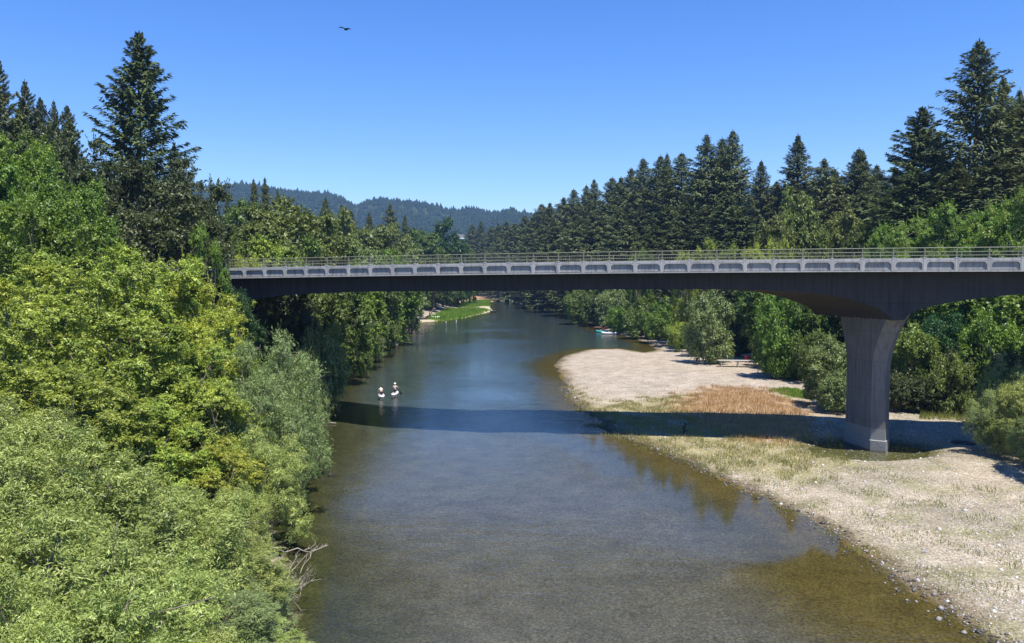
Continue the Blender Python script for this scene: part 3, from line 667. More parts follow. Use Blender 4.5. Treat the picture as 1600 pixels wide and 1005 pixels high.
# ------------------------------------------------------------------ trees and shrubs, left bank
row("willow_shrub", [(20, 690, 26, 330, 'willow'), (150, 745, 27, 330, 'willow'), (265, 775, 29, 300, 'willow'), (352, 850, 31, 190, 'willow'), (60, 830, 21, 420, 'willow'),
    (205, 880, 22.5, 360, 'willow'), (318, 925, 26, 240, 'willow_grey'), (405, 915, 30.5, 130, 'willow_grey'), (130, 960, 18, 420, 'willow'), (290, 1010, 21, 300, 'willow'), (395, 985, 27, 150, 'willow'), (-40, 930, 17, 360, 'willow'), (-30, 640, 31, 300, 'willow')],
    "{} silvery-green willow shrub, counted from the left, in the near thicket", "near willow thicket", "shrub")
row("willow_shrub", [(425, 545, 51, 150, 'willow_grey'), (466, 588, 56, 90, 'willow_grey'), (395, 610, 45, 170, 'willow_grey'), (440, 640, 47, 130, 'willow_grey'), (408, 690, 40, 150, 'willow'), (375, 770, 35, 120, 'willow'), (470, 640, 58, 70, 'willow_grey')],
    "{} grey-green willow leaning over the water's edge before the bridge, from the left", "waterside willows before the bridge", "shrub")
row("elder_tree", [(40, 430, 46, 270, 'elder'), (110, 395, 52, 260, 'elder'), (205, 385, 56, 240, 'elder'), (165, 470, 43, 260, 'elder'), (40, 560, 36, 280, 'elder'), (120, 590, 35, 240, 'elder'),
    (290, 425, 58, 170, 'elder_bright'), (275, 520, 46, 230, 'elder'), (330, 500, 52, 150, 'elder_bright'), (330, 590, 43, 170, 'elder'), (230, 640, 37, 230, 'elder'), (335, 690, 38, 150, 'elder_bright'), (-30, 480, 40, 240, 'elder')],
    "{} yellow-green box elder, counted from the left, on the near bank slope", "yellow-green trees on the near bank")
plant("elder_tree", 'maple', 322, 372, 71, 80, "bright green maple where the bridge's far end vanishes into leaves", "tree")
plant("elder_tree", 'bottle', 372, 446, 68, 78, "bottle-green tree just below the bridge's leafy end", "tree")
plant("elder_tree", 'elder_bright', 385, 398, 86, 90, "yellow-leaved low tree behind the leafy end of the railing", "tree")
row("oak_tree", [(30, 232, 66, 190, 'maple'), (104, 266, 64, 150, 'maple'), (-40, 240, 62, 160, 'maple'), (60, 312, 58, 200, 'maple')], "{} fresh green maple from the left under the dark conifers", "fresh green maples at the slope")
row("oak_tree", [(175, 262, 84, 170, 'oak'), (240, 250, 86, 180, 'oak'), (300, 282, 90, 130, 'oak'), (250, 310, 78, 190, 'oak'), (320, 335, 86, 90, 'oak')], "{} dark rounded oak from the left below the tall lone conifer", "dark oaks under the lone conifer")
row("oak_tree", [(20, 215, 98, 120, 'oak'), (75, 200, 102, 120, 'oak'), (120, 218, 104, 110, 'oak')], "{} blackish oak from the left under the small ridge conifers", "blackish oaks on the ridge")
plant("fir_tree", 'fir', 205, 50, 110, 150, "tall lone conifer with wide layered branches rising over the dark oaks", "tree", var=0)
row("fir_tree", [(-2, 92, 100, 90, 'redwood'), (40, 122, 112, 84, 'redwood'), (66, 150, 116, 76, 'redwood'), (86, 156, 118, 66, 'redwood'), (106, 162, 120, 66, 'redwood'), (20, 165, 110, 60, 'redwood')], "{} slender dark conifer from the left on the left skyline", "slender conifers on the left skyline")
plant("fir_tree", 'fir', 273, 220, 128, 60, "short conifer peeping out right of the tall lone one", "tree", var=1)
# behind the bridge, left bank
row("riverside_tree", [(345, 352, 98, 110, 'mid'), (405, 335, 112, 130, 'olive'), (440, 305, 132, 150, 'olive'), (485, 322, 140, 110, 'olive'), (370, 318, 140, 90, 'mid'), (530, 372, 150, 90, 'mid'), (565, 384, 140, 90, 'willow_grey'), (470, 378, 112, 110, 'mid'),
    (610, 388, 165, 90, 'maple'), (570, 345, 230, 80, 'olive'), (650, 352, 320, 66, 'mid'), (700, 345, 360, 60, 'bottle'), (610, 362, 230, 70, 'olive'), (668, 372, 310, 66, 'mid'), (640, 384, 200, 60, 'willow_grey'), (530, 340, 210, 80, 'olive'), (696, 378, 365, 60, 'mid'), (420, 385, 100, 100, 'elder'), (722, 375, 390, 44, 'mid')],
    "{} leafy tree from the left behind the bridge's left half", "leafy trees behind the bridge's left half")
row("riverside_tree", [(440, 440, 87, 110, 'oak'), (495, 425, 94, 100, 'mid'), (530, 420, 104, 90, 'mid'), (455, 420, 98, 110, 'oak'), (560, 420, 122, 80, 'maple'), (590, 418, 140, 70, 'mid'), (575, 415, 150, 80, 'oak'), (604, 415, 178, 56, 'mid'), (628, 412, 212, 56, 'oak'), (652, 410, 255, 50, 'mid'), (680, 408, 315, 50, 'bottle'), (706, 406, 350, 46, 'mid'), (722, 412, 372, 40, 'mid'), (668, 408, 300, 48, 'oak'), (692, 408, 330, 48, 'mid'), (715, 408, 362, 44, 'bottle'), (734, 410, 400, 40, 'mid')],
    "{} bank tree from the left seen under the bridge over the water", "bank trees under the left span")
row("river_bush", [(505, 520, 82, 70, 'willow_grey'), (555, 500, 112, 50, 'mid'), (584, 500, 132, 40, 'willow_grey'), (610, 492, 158, 34, 'mid'), (470, 560, 72, 60, 'oak'), (632, 484, 212, 26, 'bottle')],
    "{} low bush from the left drooping to the river beyond the bridge", "low bushes on the left waterline", "bush")
row("redwood", [(398, 278, 190, 44, 'redwood'), (416, 277, 194, 42, 'redwood'), (437, 292, 230, 20, 'redwood'), (505, 308, 235, 54, 'redwood'), (530, 318, 240, 46, 'redwood'), (546, 326, 246, 40, 'redwood'), (575, 331, 262, 42, 'redwood'), (610, 317, 275, 52, 'redwood'), (630, 334, 290, 26, 'redwood'), (330, 292, 165, 40, 'redwood'), (350, 305, 175, 34, 'redwood'), (365, 318, 190, 30, 'redwood')],
    "{} small dark conifer from the left standing over the leafy trees, left half", "conifers over the left-bank trees")
# ------------------------------------------------------------------ right bank
tops = [(738, 350), (752, 345), (765, 352), (778, 347), (792, 345), (806, 348), (820, 336), (836, 332), (851, 318), (862, 315), (880, 308), (896, 295), (915, 288), (934, 279), (952, 276), (970, 275), (989, 262), (1010, 246), (1030, 242), (1048, 239), (1067, 236), (1088, 262)]
items = []
for u, v in tops:
    Y = float(np.interp(u, [738, 820, 900, 1000, 1110], [620, 430, 335, 262, 214])); items.append((u, v, Y, 19500 * (1 + 0.22 * math.sin(u)) / Y + 20, 'redwood'))
row("redwood", items, "{} redwood from the left in the skyline row stepping up behind the bridge", "skyline redwood row")
row("redwood", [(1108, 209, 212, 96, 'redwood'), (1127, 214, 216, 84, 'redwood'), (1146, 202, 206, 104, 'redwood'), (1190, 249, 190, 82, 'redwood'), (1206, 282, 196, 66, 'redwood')], "{} of five peaked redwoods, from the left, at the middle of the skyline", "peaked middle redwoods")
row("redwood", [(1250, 209, 190, 116, 'redwood'), (1284, 246, 180, 104, 'redwood'), (1303, 262, 186, 84, 'redwood'), (1331, 230, 180, 92, 'redwood'), (1347, 233, 184, 84, 'redwood'), (1372, 256, 190, 84, 'redwood'), (1398, 262, 196, 84, 'redwood')], "{} dark redwood from the left between the peaked group and the giant conifers", "redwoods right of the middle")
plant("fir_tree", 'redwood', 1442, 166, 138, 150, "broad round-topped conifer left of the giant spire", "tree", var=0)
plant("redwood", 'redwood', 1530, 60, 126, 150, "giant dark redwood spire, tallest against the sky", "tree", var=2)
row("redwood", [(1562, 118, 130, 120, 'redwood'), (1592, 138, 134, 110, 'redwood'), (1615, 150, 126, 120, 'redwood'), (1478, 235, 128, 100, 'redwood')], "{} dark redwood from the left crowding round the giant spire", "redwoods round the giant spire")
front = [(905, 338, 285), (935, 330, 268), (965, 325, 250), (1000, 322, 236), (1040, 318, 222), (1075, 315, 205), (1105, 320, 190), (1135, 296, 180), (1165, 330, 176), (870, 345, 320), (845, 350, 360), (980, 352, 226), (1020, 350, 214), (1060, 350, 196), (1400, 290, 150), (1350, 300, 160), (1440, 260, 128), (1500, 250, 118), (1560, 240, 112), (1310, 305, 168)]
row("redwood", [(u, v, Y, 20000 / Y + 16, 'fir' if i % 4 == 0 else 'redwood') for i, (u, v, Y) in enumerate(front)], "{} lower conifer from the left filling in beneath the redwood skyline", "lower conifers under the skyline")
row("riverside_tree", [(1238, 298, 148, 92, 'olive'), (1215, 330, 140, 70, 'olive'), (1318, 338, 150, 70, 'olive'), (1345, 350, 140, 60, 'mid'), (1268, 345, 145, 60, 'olive')], "{} olive-green oak from the left in front of the redwoods", "olive-green oaks before the redwoods")
row("elder_tree", [(1398, 348, 108, 90, 'maple'), (1440, 338, 104, 110, 'maple'), (1485, 333, 102, 110, 'maple'), (1530, 322, 98, 110, 'maple'), (1585, 306, 95, 130, 'maple'), (1370, 368, 112, 70, 'maple'), (1625, 300, 92, 120, 'maple')], "{} bright green maple from the left above the railing at the right", "bright maples above the railing")
row("elder_tree", [(1000, 386, 190, 46, 'maple'), (1102, 384, 150, 60, 'elder'), (1140, 380, 142, 56, 'elder'), (1190, 376, 130, 70, 'elder_bright'), (1070, 392, 156, 56, 'elder'), (1225, 385, 126, 50, 'elder')], "{} light green treetop from the left showing just over the railing", "light treetops over the railing", "bush")
row("riverside_tree", [(1010, 430, 205, 60, 'mid'), (960, 432, 235, 56, 'mid'), (1060, 428, 178, 70, 'oak'), (1105, 430, 160, 70, 'mid'), (1150, 425, 140, 80, 'oak'), (1195, 420, 128, 90, 'mid'), (1245, 420, 116, 90, 'oak'), (1290, 425, 108, 90, 'mid'), (1340, 420, 104, 90, 'oak'), (1400, 425, 98, 90, 'oak'),
    (1450, 430, 94, 100, 'maple'), (1505, 432, 90, 110, 'maple'), (1560, 428, 86, 110, 'maple'), (1610, 425, 80, 110, 'maple'), (915, 440, 300, 44, 'mid'), (890, 442, 380, 36, 'mid'), (866, 444, 470, 30, 'mid'), (840, 446, 560, 26, 'oak')],
    "{} dark leafy tree from the left in the shade under the right spans", "shaded trees under the right spans")
row("river_bush", [(904, 457, 238, 46, 'mid'), (930, 460, 226, 40, 'mid'), (955, 461, 216, 50, 'willow_grey'), (985, 460, 204, 50, 'willow_grey'), (1010, 468, 190, 50, 'mid'), (1040, 474, 176, 46, 'maple'), (1000, 487, 180, 50, 'mid'), (1030, 490, 168, 54, 'maple'), (968, 484, 198, 36, 'maple'), (1062, 508, 148, 36, 'elder'), (1112, 474, 124, 74, 'willow_grey'), (1090, 500, 136, 50, 'mid'),
    (1150, 480, 136, 60, 'bottle'), (1206, 490, 130, 66, 'mid'), (1222, 478, 106, 80, 'maple'), (1265, 470, 106, 84, 'mid'), (1222, 528, 106, 54, 'maple'), (1236, 518, 108, 72, 'mid'), (1276, 526, 101, 72, 'mid'), (1296, 558, 87, 56, 'willow_grey'), (1300, 545, 82, 80, 'willow_grey'), (1312, 585, 79, 60, 'willow_grey')],
    "{} rounded riverside bush from the left on the right bank under the main span", "rounded right-bank bushes", "bush")
row("river_bush", [(1425, 525, 84, 90, 'mid'), (1470, 500, 86, 80, 'bottle'), (1520, 540, 80, 90, 'oak'), (1560, 500, 78, 100, 'maple'), (1400, 590, 80, 60, 'oak'), (1450, 595, 79, 70, 'oak'), (1600, 560, 70, 100, 'oak'), (1490, 570, 77, 60, 'olive')], "{} bush from the left in the dark hollow right of the pier", "bushes in the hollow right of the pier", "bush")
row("willow_shrub", [(1572, 575, 62, 90, 'willow_grey'), (1600, 600, 59, 110, 'willow'), (1555, 618, 60, 70, 'willow_grey'), (1612, 660, 56, 70, 'willow_grey')], "{} pale grey-green willow from the left overhanging the gravel at the right edge", "pale willows at the right edge", "shrub")
plant("elder_tree", 'olive', 1735, 520, 51, 200, "tree beyond the right edge whose dappled shadow lies on the gravel", "tree")

# ------------------------------------------------------------------ small vegetation: blades on the gravel bar and spits
def m_blade(name, c1, c2):
    return leaf_mat(name, c1, c2, 0.3, 0.1, rough=0.7, spec=0.1)
def blades(name, polys, n, hmin, hmax, w, mat, label, thin=0.0, seed=3, ragged=1.2, clump=0.0):
    g = np.random.RandomState(seed); X, Y = [], []
    for px in polys:
        poly = np.array([G(*p, 0.4) for p in px]); lo, hi = poly.min(0) - 1, poly.max(0) + 1
        k = n // len(polys); x = g.uniform(lo[0], hi[0], k * 4); y = g.uniform(lo[1], hi[1], k * 4)
        ok = sdist(poly, x, y) + ragged * wob(x, y, 2.6) < 0
        if thin: ok &= (wob(x, y, 3.4) + g.normal(0, 0.25, len(x))) > thin
        X.append(x[ok][:k]); Y.append(y[ok][:k])
    X, Y = np.concatenate(X), np.concatenate(Y); Z = ground(X, Y); okz = Z > -0.06; X, Y, Z = X[okz], Y[okz], Z[okz]; m = len(X)
    a = g.uniform(0, 6.28, m); h = g.uniform(hmin, hmax, m) * (1 + clump * np.clip(wob(X, Y, 1.7), -0.6, 1)); lean = g.normal(0, 0.3, (m, 2)) * h[:, None]
    dx, dy = np.cos(a) * w * 0.5, np.sin(a) * w * 0.5
    V = np.stack([np.stack([X - dx, Y - dy, Z - 0.03], 1), np.stack([X + dx, Y + dy, Z - 0.03], 1), np.stack([X + lean[:, 0], Y + lean[:, 1], Z + h], 1)], 1).reshape(-1, 3)
    return tag(link(name, np_mesh(name, V, np.arange(len(V)).reshape(-1, 3), mat)), label, "grass", kind="stuff")
M['g_orange'] = m_blade("dry_orange_grass", (0.34, 0.19, 0.09), (0.62, 0.44, 0.24)); M['g_yellow'] = m_blade("straw_green_grass", (0.24, 0.24, 0.07), (0.42, 0.38, 0.17)); M['g_green'] = m_blade("bright_green_grass", (0.12, 0.20, 0.02), (0.24, 0.33, 0.05)); M['g_weed'] = m_blade("green_weed", (0.13, 0.17, 0.035), (0.33, 0.34, 0.11))
blades("dry_grass", [ORANGE], 14000, 0.15, 0.5, 0.045, M['g_orange'], "dry orange grass on the gravel bar beyond the bridge's shadow", seed=4, clump=0.4, ragged=2.6)
blades("straw_grass", [YGRASS], 20000, 0.08, 0.32, 0.05, M['g_yellow'], "straw-green grass round the shaded strip of the gravel bar", -0.25, 5, clump=0.5, ragged=2.4)
blades("green_turf", [GREENP], 3000, 0.15, 0.35, 0.06, M['g_green'], "small bright green turf patch beside the dry orange grass", seed=6)
blades("spit_grass", [SPIT1, SPIT2], 16000, 0.3, 0.8, 0.3, M['g_green'], "bright green grass on the low spit across the river", seed=7)
WEEDS = [(1000, 690), (1330, 722), (1420, 745), (1600, 760), (1600, 1005), (1560, 985), (1330, 845), (1120, 742)]
blades("gravel_weeds", [WEEDS], 11000, 0.06, 0.22, 0.045, M['g_weed'], "sparse green weeds dotted over the near gravel", 0.28, 8, clump=0.5)
HOLLOW = [(1440, 655), (1455, 635), (1490, 620), (1520, 640), (1500, 662)]
blades("bank_grass", [HOLLOW], 3000, 0.3, 0.8, 0.06, M['g_weed'], "green grass on the bank foot right of the pier", seed=9)
# pebbles
g = np.random.RandomState(21); n = 16000
px = g.uniform(4, 50, n * 3); py = 28 + 85 * g.rand(n * 3) ** 1.6; pd = sdist(RIVER, px, py); ok = (pd > 0.25) & (sdist(BANK, px, py) > 0) & (px > mid_x(py)); px, py = px[ok][:n], py[ok][:n]
pz = ground(px, py); m = len(px); r = g.uniform(0.035, 0.09, m) * (1 + 1.2 * (g.rand(m) > 0.97))
o8 = np.array([(1, 0, 0), (0, 1, 0), (-1, 0, 0), (0, -1, 0), (0, 0, 0.6), (0, 0, -0.6)], float); f8 = np.array([(0, 1, 4), (1, 2, 4), (2, 3, 4), (3, 0, 4), (1, 0, 5), (2, 1, 5), (3, 2, 5), (0, 3, 5)])
V = o8[None] * r[:, None, None] * g.uniform(0.7, 1.3, (m, 6, 1)); a = g.uniform(0, 6.28, m); c_, s_ = np.cos(a)[:, None], np.sin(a)[:, None]
V = np.stack([V[..., 0] * c_ - V[..., 1] * s_ * 0.7, V[..., 0] * s_ + V[..., 1] * c_ * 0.7, V[..., 2]], -1) + np.stack([px, py, pz], 1)[:, None]
t = NT("pebble"); geo = t.n("ShaderNodeNewGeometry"); cr_ = t.ramp(geo.outputs["Random Per Island"], [(0.0, (0.2, 0.18, 0.155)), (0.4, (0.4, 0.37, 0.33)), (1.0, (0.66, 0.63, 0.58))]); M['pebble'] = t.done(t.pbr(cr_.outputs[0], 0.85, 0.2))
tag(link("pebbles", np_mesh("pebbles", V.reshape(-1, 3), (np.arange(m)[:, None, None] * 6 + f8[None]).reshape(-1, 3), M['pebble'])), "pale loose pebbles strewn over the gravel bar", "gravel", kind="stuff")

g = np.random.RandomState(31); n = 1000
px = g.uniform(4, 46, 90000); py = 28 + 75 * g.rand(90000) ** 1.3; pd = sdist(RIVER, px, py); ok = (np.abs(pd + 0.3 * wob(px, py, 4)) < 1.3 * g.rand(90000)) & (px > mid_x(py)); px, py = px[ok][:n], py[ok][:n]
pz = ground(px, py); m = len(px); r = g.uniform(0.035, 0.11, m) * (1 + 1.0 * (g.rand(m) > 0.95)); V = o8[None] * r[:, None, None] * g.uniform(0.7, 1.3, (m, 6, 1)) + np.stack([px, py, pz + 0.02], 1)[:, None]
t = NT("wet_stone"); geo = t.n("ShaderNodeNewGeometry"); cr_ = t.ramp(geo.outputs["Random Per Island"], [(0.0, (0.05, 0.045, 0.035)), (0.6, (0.13, 0.11, 0.085)), (1.0, (0.34, 0.31, 0.27))]); M['wetstone'] = t.done(t.pbr(cr_.outputs[0], 0.5, 0.4))
tag(link("shore_stones", np_mesh("shore_stones", V.reshape(-1, 3), (np.arange(m)[:, None, None] * 6 + f8[None]).reshape(-1, 3), M['wetstone'])), "dark wet stones along the gravel bar's waterline", "stones", kind="stuff")

# ------------------------------------------------------------------ things on and by the river
def branch(name, a, b, r, label, seed, twigs=5, group=None, mat='deadwood', depth=2):
    """a bare limb from a to b with forking twigs"""
    rr = random.Random(seed); mb = MB()
    def grow(p, q, r, lev):
        p, q = Vector(p), Vector(q); L = (q - p).length; pts = [p]
        for i in range(1, 6):
            f = i / 5; pts.append(p.lerp(q, f) + Vector((rr.gauss(0, 0.035), rr.gauss(0, 0.035), rr.gauss(0, 0.035))) * L * (1 if i < 5 else 0.4))
        mb.tube(pts, [r * (1 - 0.75 * i / 5) for i in range(6)], 5)
        if lev > 0:
            for k in range(twigs):
                i = rr.randint(1, 5); d = (q - p).normalized() + Vector((rr.gauss(0, 0.6), rr.gauss(0, 0.6), rr.gauss(0, 0.45)))
                e = pts[i] + d.normalized() * L * rr.uniform(0.2, 0.45); e.z = max(e.z, 0.03); grow(pts[i], e, r * 0.5, lev - 1)
    grow((0, 0, 0), tuple(Vector(b) - Vector(a)), r, depth)
    o = mb.build(name, M[mat], None, True, a); return tag(o, label, "branch", group)
def g3(u, v, z): x, y = G(u, v, z); return (x, y, z)
BR = "bare branches over the water"
branch("dead_branch", g3(452, 708, 0.6), g3(505, 686, 0.9), 0.06, "pale bare branch curving out over the water nearest the bridge shadow", 1, 3, BR)
branch("dead_log", g3(486, 657, 0.15), g3(526, 661, 0.12), 0.16, "pale driftwood log lying in the shallows at the bridge's shadow", 2, 3, BR)
branch("dead_branch", g3(392, 795, 1.2), g3(472, 803, 0.6), 0.07, "pale forked branch halfway up the near thicket's water edge", 3, 5, BR)
branch("dead_branch", g3(396, 790, 1.3), g3(442, 815, 0.5), 0.06, "lower of two pale branches halfway up the thicket edge", 4, 4, BR)
branch("dead_branch", g3(425, 856, 1.6), g3(488, 862, 1.4), 0.05, "single bare branch pointing out over the water, lower thicket edge", 5, 4, BR)
for k, (a, b_) in enumerate([((405, 905), (468, 898)), ((410, 912), (474, 915)), ((415, 908), (470, 935)), ((412, 915), (455, 958)), ((420, 900), (450, 972)), ((405, 920), (438, 975)), ((400, 890), (462, 925))]):
    branch("dead_branch", g3(*a, 1.7 - 0.1 * k), g3(*b_, 0.9 - 0.1 * k), 0.045, ORD[k] + " bare twiggy branch in the tangle at the thicket's lower corner", 20 + k, 6, "dead tangle at the thicket corner")
branch("dead_branch", At(365, 545, 56), At(402, 552, 55), 0.05, "grey dead twigs among the green below the bridge's leafy end", 40, 7)
branch("fallen_limb", g3(590, 540, 1.0), g3(622, 526, 0.4), 0.2, "curved pale fallen limb at the waterline past the bridge", 41, 3)
branch("fallen_limb", At(664, 499.5, 256), At(680, 481, 255), 0.4, "pale dead trunk slanting up beside the moored white boat", 42, 2)
branch("fallen_limb", g3(640, 498, 1.5), g3(668, 499, 0.8), 0.3, "bleached log lying flat behind the moored white boat", 43, 2)
branch("dead_branch", g3(1575, 640, 3.0), g3(1530, 676, 1.2), 0.05, "bare drooping branch under the pale willow at the right edge", 44, 6)
branch("dead_branch", At(1568, 575, 68), At(1545, 545, 67), 0.05, "grey bare twigs high in the bushes right of the pier", 45, 7)
for k, (u, v, s) in enumerate([(0, 0, 0), (516, 742, 0.2)]):
    if not s: continue
    x, y = G(u, v); mb = MB(); mb.loft([[(math.cos(a) * s * q + random.Random(k).uniform(-.02, .02), math.sin(a) * s * q * 0.7, z) for a in np.arange(7) * 0.9] for q, z in ((1.0, -0.3), (0.9, 0.0), (0.45, 0.09 + 0.06 * k))])
    tag(mb.build("river_rock", M['rock' if k == 0 else 'darkrock'], None, True, (x, y, 0)), ["small pale stone breaking the surface in the open river", "small dark snag stone near the left thicket in the river"][k], "rock")

# paddlers on boards
def board(name, loc, rz, mat, label, L=2.6, W=0.72):
    rings = []
    for i in range(13):
        f = i / 12 * 2 - 1; w = W / 2 * max(1 - abs(f) ** 2.6, 0.02) ** 0.6; y = f * L / 2; zt = 0.12 + 0.10 * max(f, 0) ** 3
        rings.append([(-w, y, zt - 0.03), (-w * 0.8, y, zt - 0.12), (w * 0.8, y, zt - 0.12), (w, y, zt - 0.03), (w * 0.85, y, zt), (-w * 0.85, y, zt)])
    r = empty(name, loc, rz); MB().loft(rings).build("hull", M[mat], r, True)
    MB().box((0, -0.1, 0.126), (W * 0.62, L * 0.45, 0.01)).build("deck_pad", M['plank'], r)
    MB().box((0, -L * 0.42, -0.06), (0.012, 0.16, 0.16)).build("fin", M['black'], r)
    return tag(r, label, "paddleboard", "paddleboards")
def person(name, loc, rz, joints, edges, radii, label, extras):
    """one skinned body grown over its joints"""
    r = empty(name, loc, rz); me = bpy.data.meshes.new("body"); me.from_pydata(joints, edges, []); me.update()
    o = link("body", me, r); md = o.modifiers.new("skin", 'SKIN'); md.use_smooth_shade = True
    if not me.skin_vertices: 
        bpy.context.view_layer.objects.active = o
    for i, sv in enumerate(me.skin_vertices[0].data): sv.radius = (radii[i], radii[i] * 0.85); sv.use_root = (i == 0)
    sb = o.modifiers.new("sub", 'SUBSURF'); sb.levels = 1; sb.render_levels = 2
    me.materials.append(M['skin']); extras(r)
    return tag(r, label, "person", "paddlers kneeling on boards")
def ball(c, r, n=8, m=6):
    rings = []
    for i in range(m + 1):
        a = math.pi * i / m; rr_ = max(math.sin(a), 0.03)
        rings.append([(c[0] + r[0] * rr_ * math.cos(6.283 * k / n), c[1] + r[1] * rr_ * math.sin(6.283 * k / n), c[2] - r[2] * math.cos(a)) for k in range(n)])
    return rings
E1 = [(0, 1), (1, 2), (2, 3), (3, 4), (2, 5), (5, 6), (6, 7), (2, 8), (8, 9), (9, 10), (0, 11), (11, 12), (12, 13), (0, 14), (14, 15), (15, 16)]
R1 = [0.15, 0.14, 0.15, 0.06, 0.10, 0.06, 0.045, 0.035, 0.06, 0.045, 0.035, 0.09, 0.065, 0.04, 0.09, 0.065, 0.04]
bx, by = G(596, 617.5, 0.1); cx_, cy_ = G(617, 614.5, 0.1)
board("paddleboard", (bx, by, 0), 0.22, 'white', "white paddleboard under the bent-over paddler, left of the pair")
board("paddleboard", (cx_, cy_, 0), -0.05, 'white', "white paddleboard under the upright paddler, right of the pair")
J = [(0, 0, 0.36), (0, 0.10, 0.58), (0, 0.26, 0.80), (0.0, 0.36, 0.90), (0, 0.46, 0.98), (-0.19, 0.28, 0.80), (-0.30, 0.45, 0.58), (-0.24, 0.62, 0.42), (0.19, 0.28, 0.80), (0.28, 0.46, 0.58), (0.22, 0.62, 0.42), (-0.13, 0.36, 0.20), (-0.15, -0.02, 0.18), (-0.15, -0.22, 0.17), (0.13, 0.36, 0.20), (0.15, -0.02, 0.18), (0.15, -0.22, 0.17)]
def ex1(r):
    MB().loft(ball((0, 0.02, 0.37), (0.21, 0.19, 0.15))).build("shorts", M['cloth'], r, True); MB().loft(ball((0, 0.45, 1.03), (0.10, 0.11, 0.10))).build("hair", M['hair'], r, True)
person("person", (bx, by, 0.0), 0.35, J, E1, R1, "bare-backed person in dark shorts kneeling bent forward on a board", ex1)
J2 = [(0, 0, 0.42), (0, 0.03, 0.68), (0, 0.05, 0.92), (0.0, 0.06, 1.06), (0, 0.08, 1.18), (-0.20, 0.05, 0.93), (-0.32, 0.16, 0.80), (-0.10, 0.32, 0.92), (0.20, 0.05, 0.93), (0.36, 0.14, 0.80), (0.33, 0.34, 0.62), (-0.13, 0.30, 0.21), (-0.17, -0.05, 0.18), (-0.17, -0.28, 0.17), (0.13, 0.30, 0.21), (0.17, -0.05, 0.18), (0.17, -0.28, 0.17)]
def ex2(r):
    MB().loft(ball((0, 0.02, 0.42), (0.20, 0.18, 0.14))).build("shorts", M['cloth'], r, True)
    MB().loft([[(math.cos(a) * q, 0.08 + math.sin(a) * q, z) for a in np.arange(10) * 0.6283] for q, z in ((0.17, 1.20), (0.18, 1.215), (0.12, 1.24), (0.10, 1.34), (0.02, 1.36))]).build("sun_hat", M['straw'], r, True)
person("person", (cx_, cy_, 0.0), -0.05, J2, E1, R1, "person in a pale sun hat kneeling upright with a raised paddle", ex2)
pd_ = empty("paddle", (cx_, cy_, 0.0)); MB().tube([(-0.16, 0.33, 1.75), (0.0, 0.33, 1.35), (0.62, 0.33, 0.15)], 0.018, 6).build("shaft", M['black'], pd_)
MB().loft([[(0.56 + x + o_, 0.33 + y, 0.30 - k) for x, y in ((-0.10 * w_, -0.015), (0.10 * w_, -0.015), (0.10 * w_, 0.015), (-0.10 * w_, 0.015))] for k, w_, o_ in ((0.0, 0.3, 0.0), (0.12, 1.0, 0.06), (0.32, 1.1, 0.16), (0.42, 0.7, 0.2))]).build("blade", M['black'], pd_)
MB().box((-0.16, 0.33, 1.76), (0.12, 0.03, 0.03)).build("grip", M['black'], pd_)
tag(pd_, "dark paddle held up by the person in the sun hat", "paddle")

# small boats
def boat(name, u, v, rz, L, W, mat, label, cat="boat", inner='black', hgt=0.4):
    x, y = G(u, v, 0.1); r = empty(name, (x, y, 0), rz); rings, inn = [], []
    for i in range(11):
        f = i / 10 * 2 - 1; w = W / 2 * max(1 - abs(f) ** 2.2, 0.03) ** 0.7; X_ = f * L / 2; sh = 0.18 * f * f
        rings.append([(X_, -w, hgt + sh), (X_, -w * 0.7, -0.05), (X_, w * 0.7, -0.05), (X_, w, hgt + sh), (X_, w * 0.86, hgt + sh), (X_, w * 0.55, 0.08), (X_, -w * 0.55, 0.08), (X_, -w * 0.86, hgt + sh)])
    MB().loft(rings).build("hull", M[mat], r, True); MB().box((0, 0, hgt * 0.75), (0.25, W * 0.8, 0.05)).build("thwart", M[inner], r)
    MB().box((-L * 0.22, 0, hgt * 0.75), (0.22, W * 0.7, 0.05)).build("thwart", M[inner], r)
    return tag(r, label, cat)
boat("kayak", 823, 470.2, 0.1, 4.2, 1.0, 'yellow', "yellow kayak far up the river near the bend", "kayak")
boat("rowing_boat", 771, 487.3, 0.15, 2.6, 1.2, 'black', "small dark boat nosed onto the sandy spit tip", hgt=0.5)
boat("rowing_boat", 664, 499.6, 0.1, 6.0, 1.6, 'white', "white boat moored below the slanting dead trunk")
boat("dinghy", 681, 498.2, 0.0, 2.6, 1.5, 'white', "small white dinghy at the start of the green spit", hgt=0.8)
boat("kayak", 941, 519.0, -0.25, 3.2, 0.8, 'turquoise', "turquoise kayak lying at the foot of the red-brown steps", "kayak")
boat("kayak", 952, 521.5, -0.25, 4.0, 0.9, 'white', "white kayak drawn up beside the turquoise one", "kayak")
for k, (u, v) in enumerate([(697, 504.5), (713, 503.0)]):
    x, y = G(u, v); r = empty("buoy", (x, y, 0)); MB().loft(ball((0, 0, 0.15), (0.16, 0.16, 0.2))).build("float", M['white'], r, True); MB().tube([(0, 0, 0.3), (0, 0, 0.6)], 0.04).build("stick", M['white'], r)
    tag(r, ["pale float on the water off the green spit, nearer the dinghy", "pale float on the water off the green spit, nearer midstream"][k], "buoy", "pale floats off the spit")

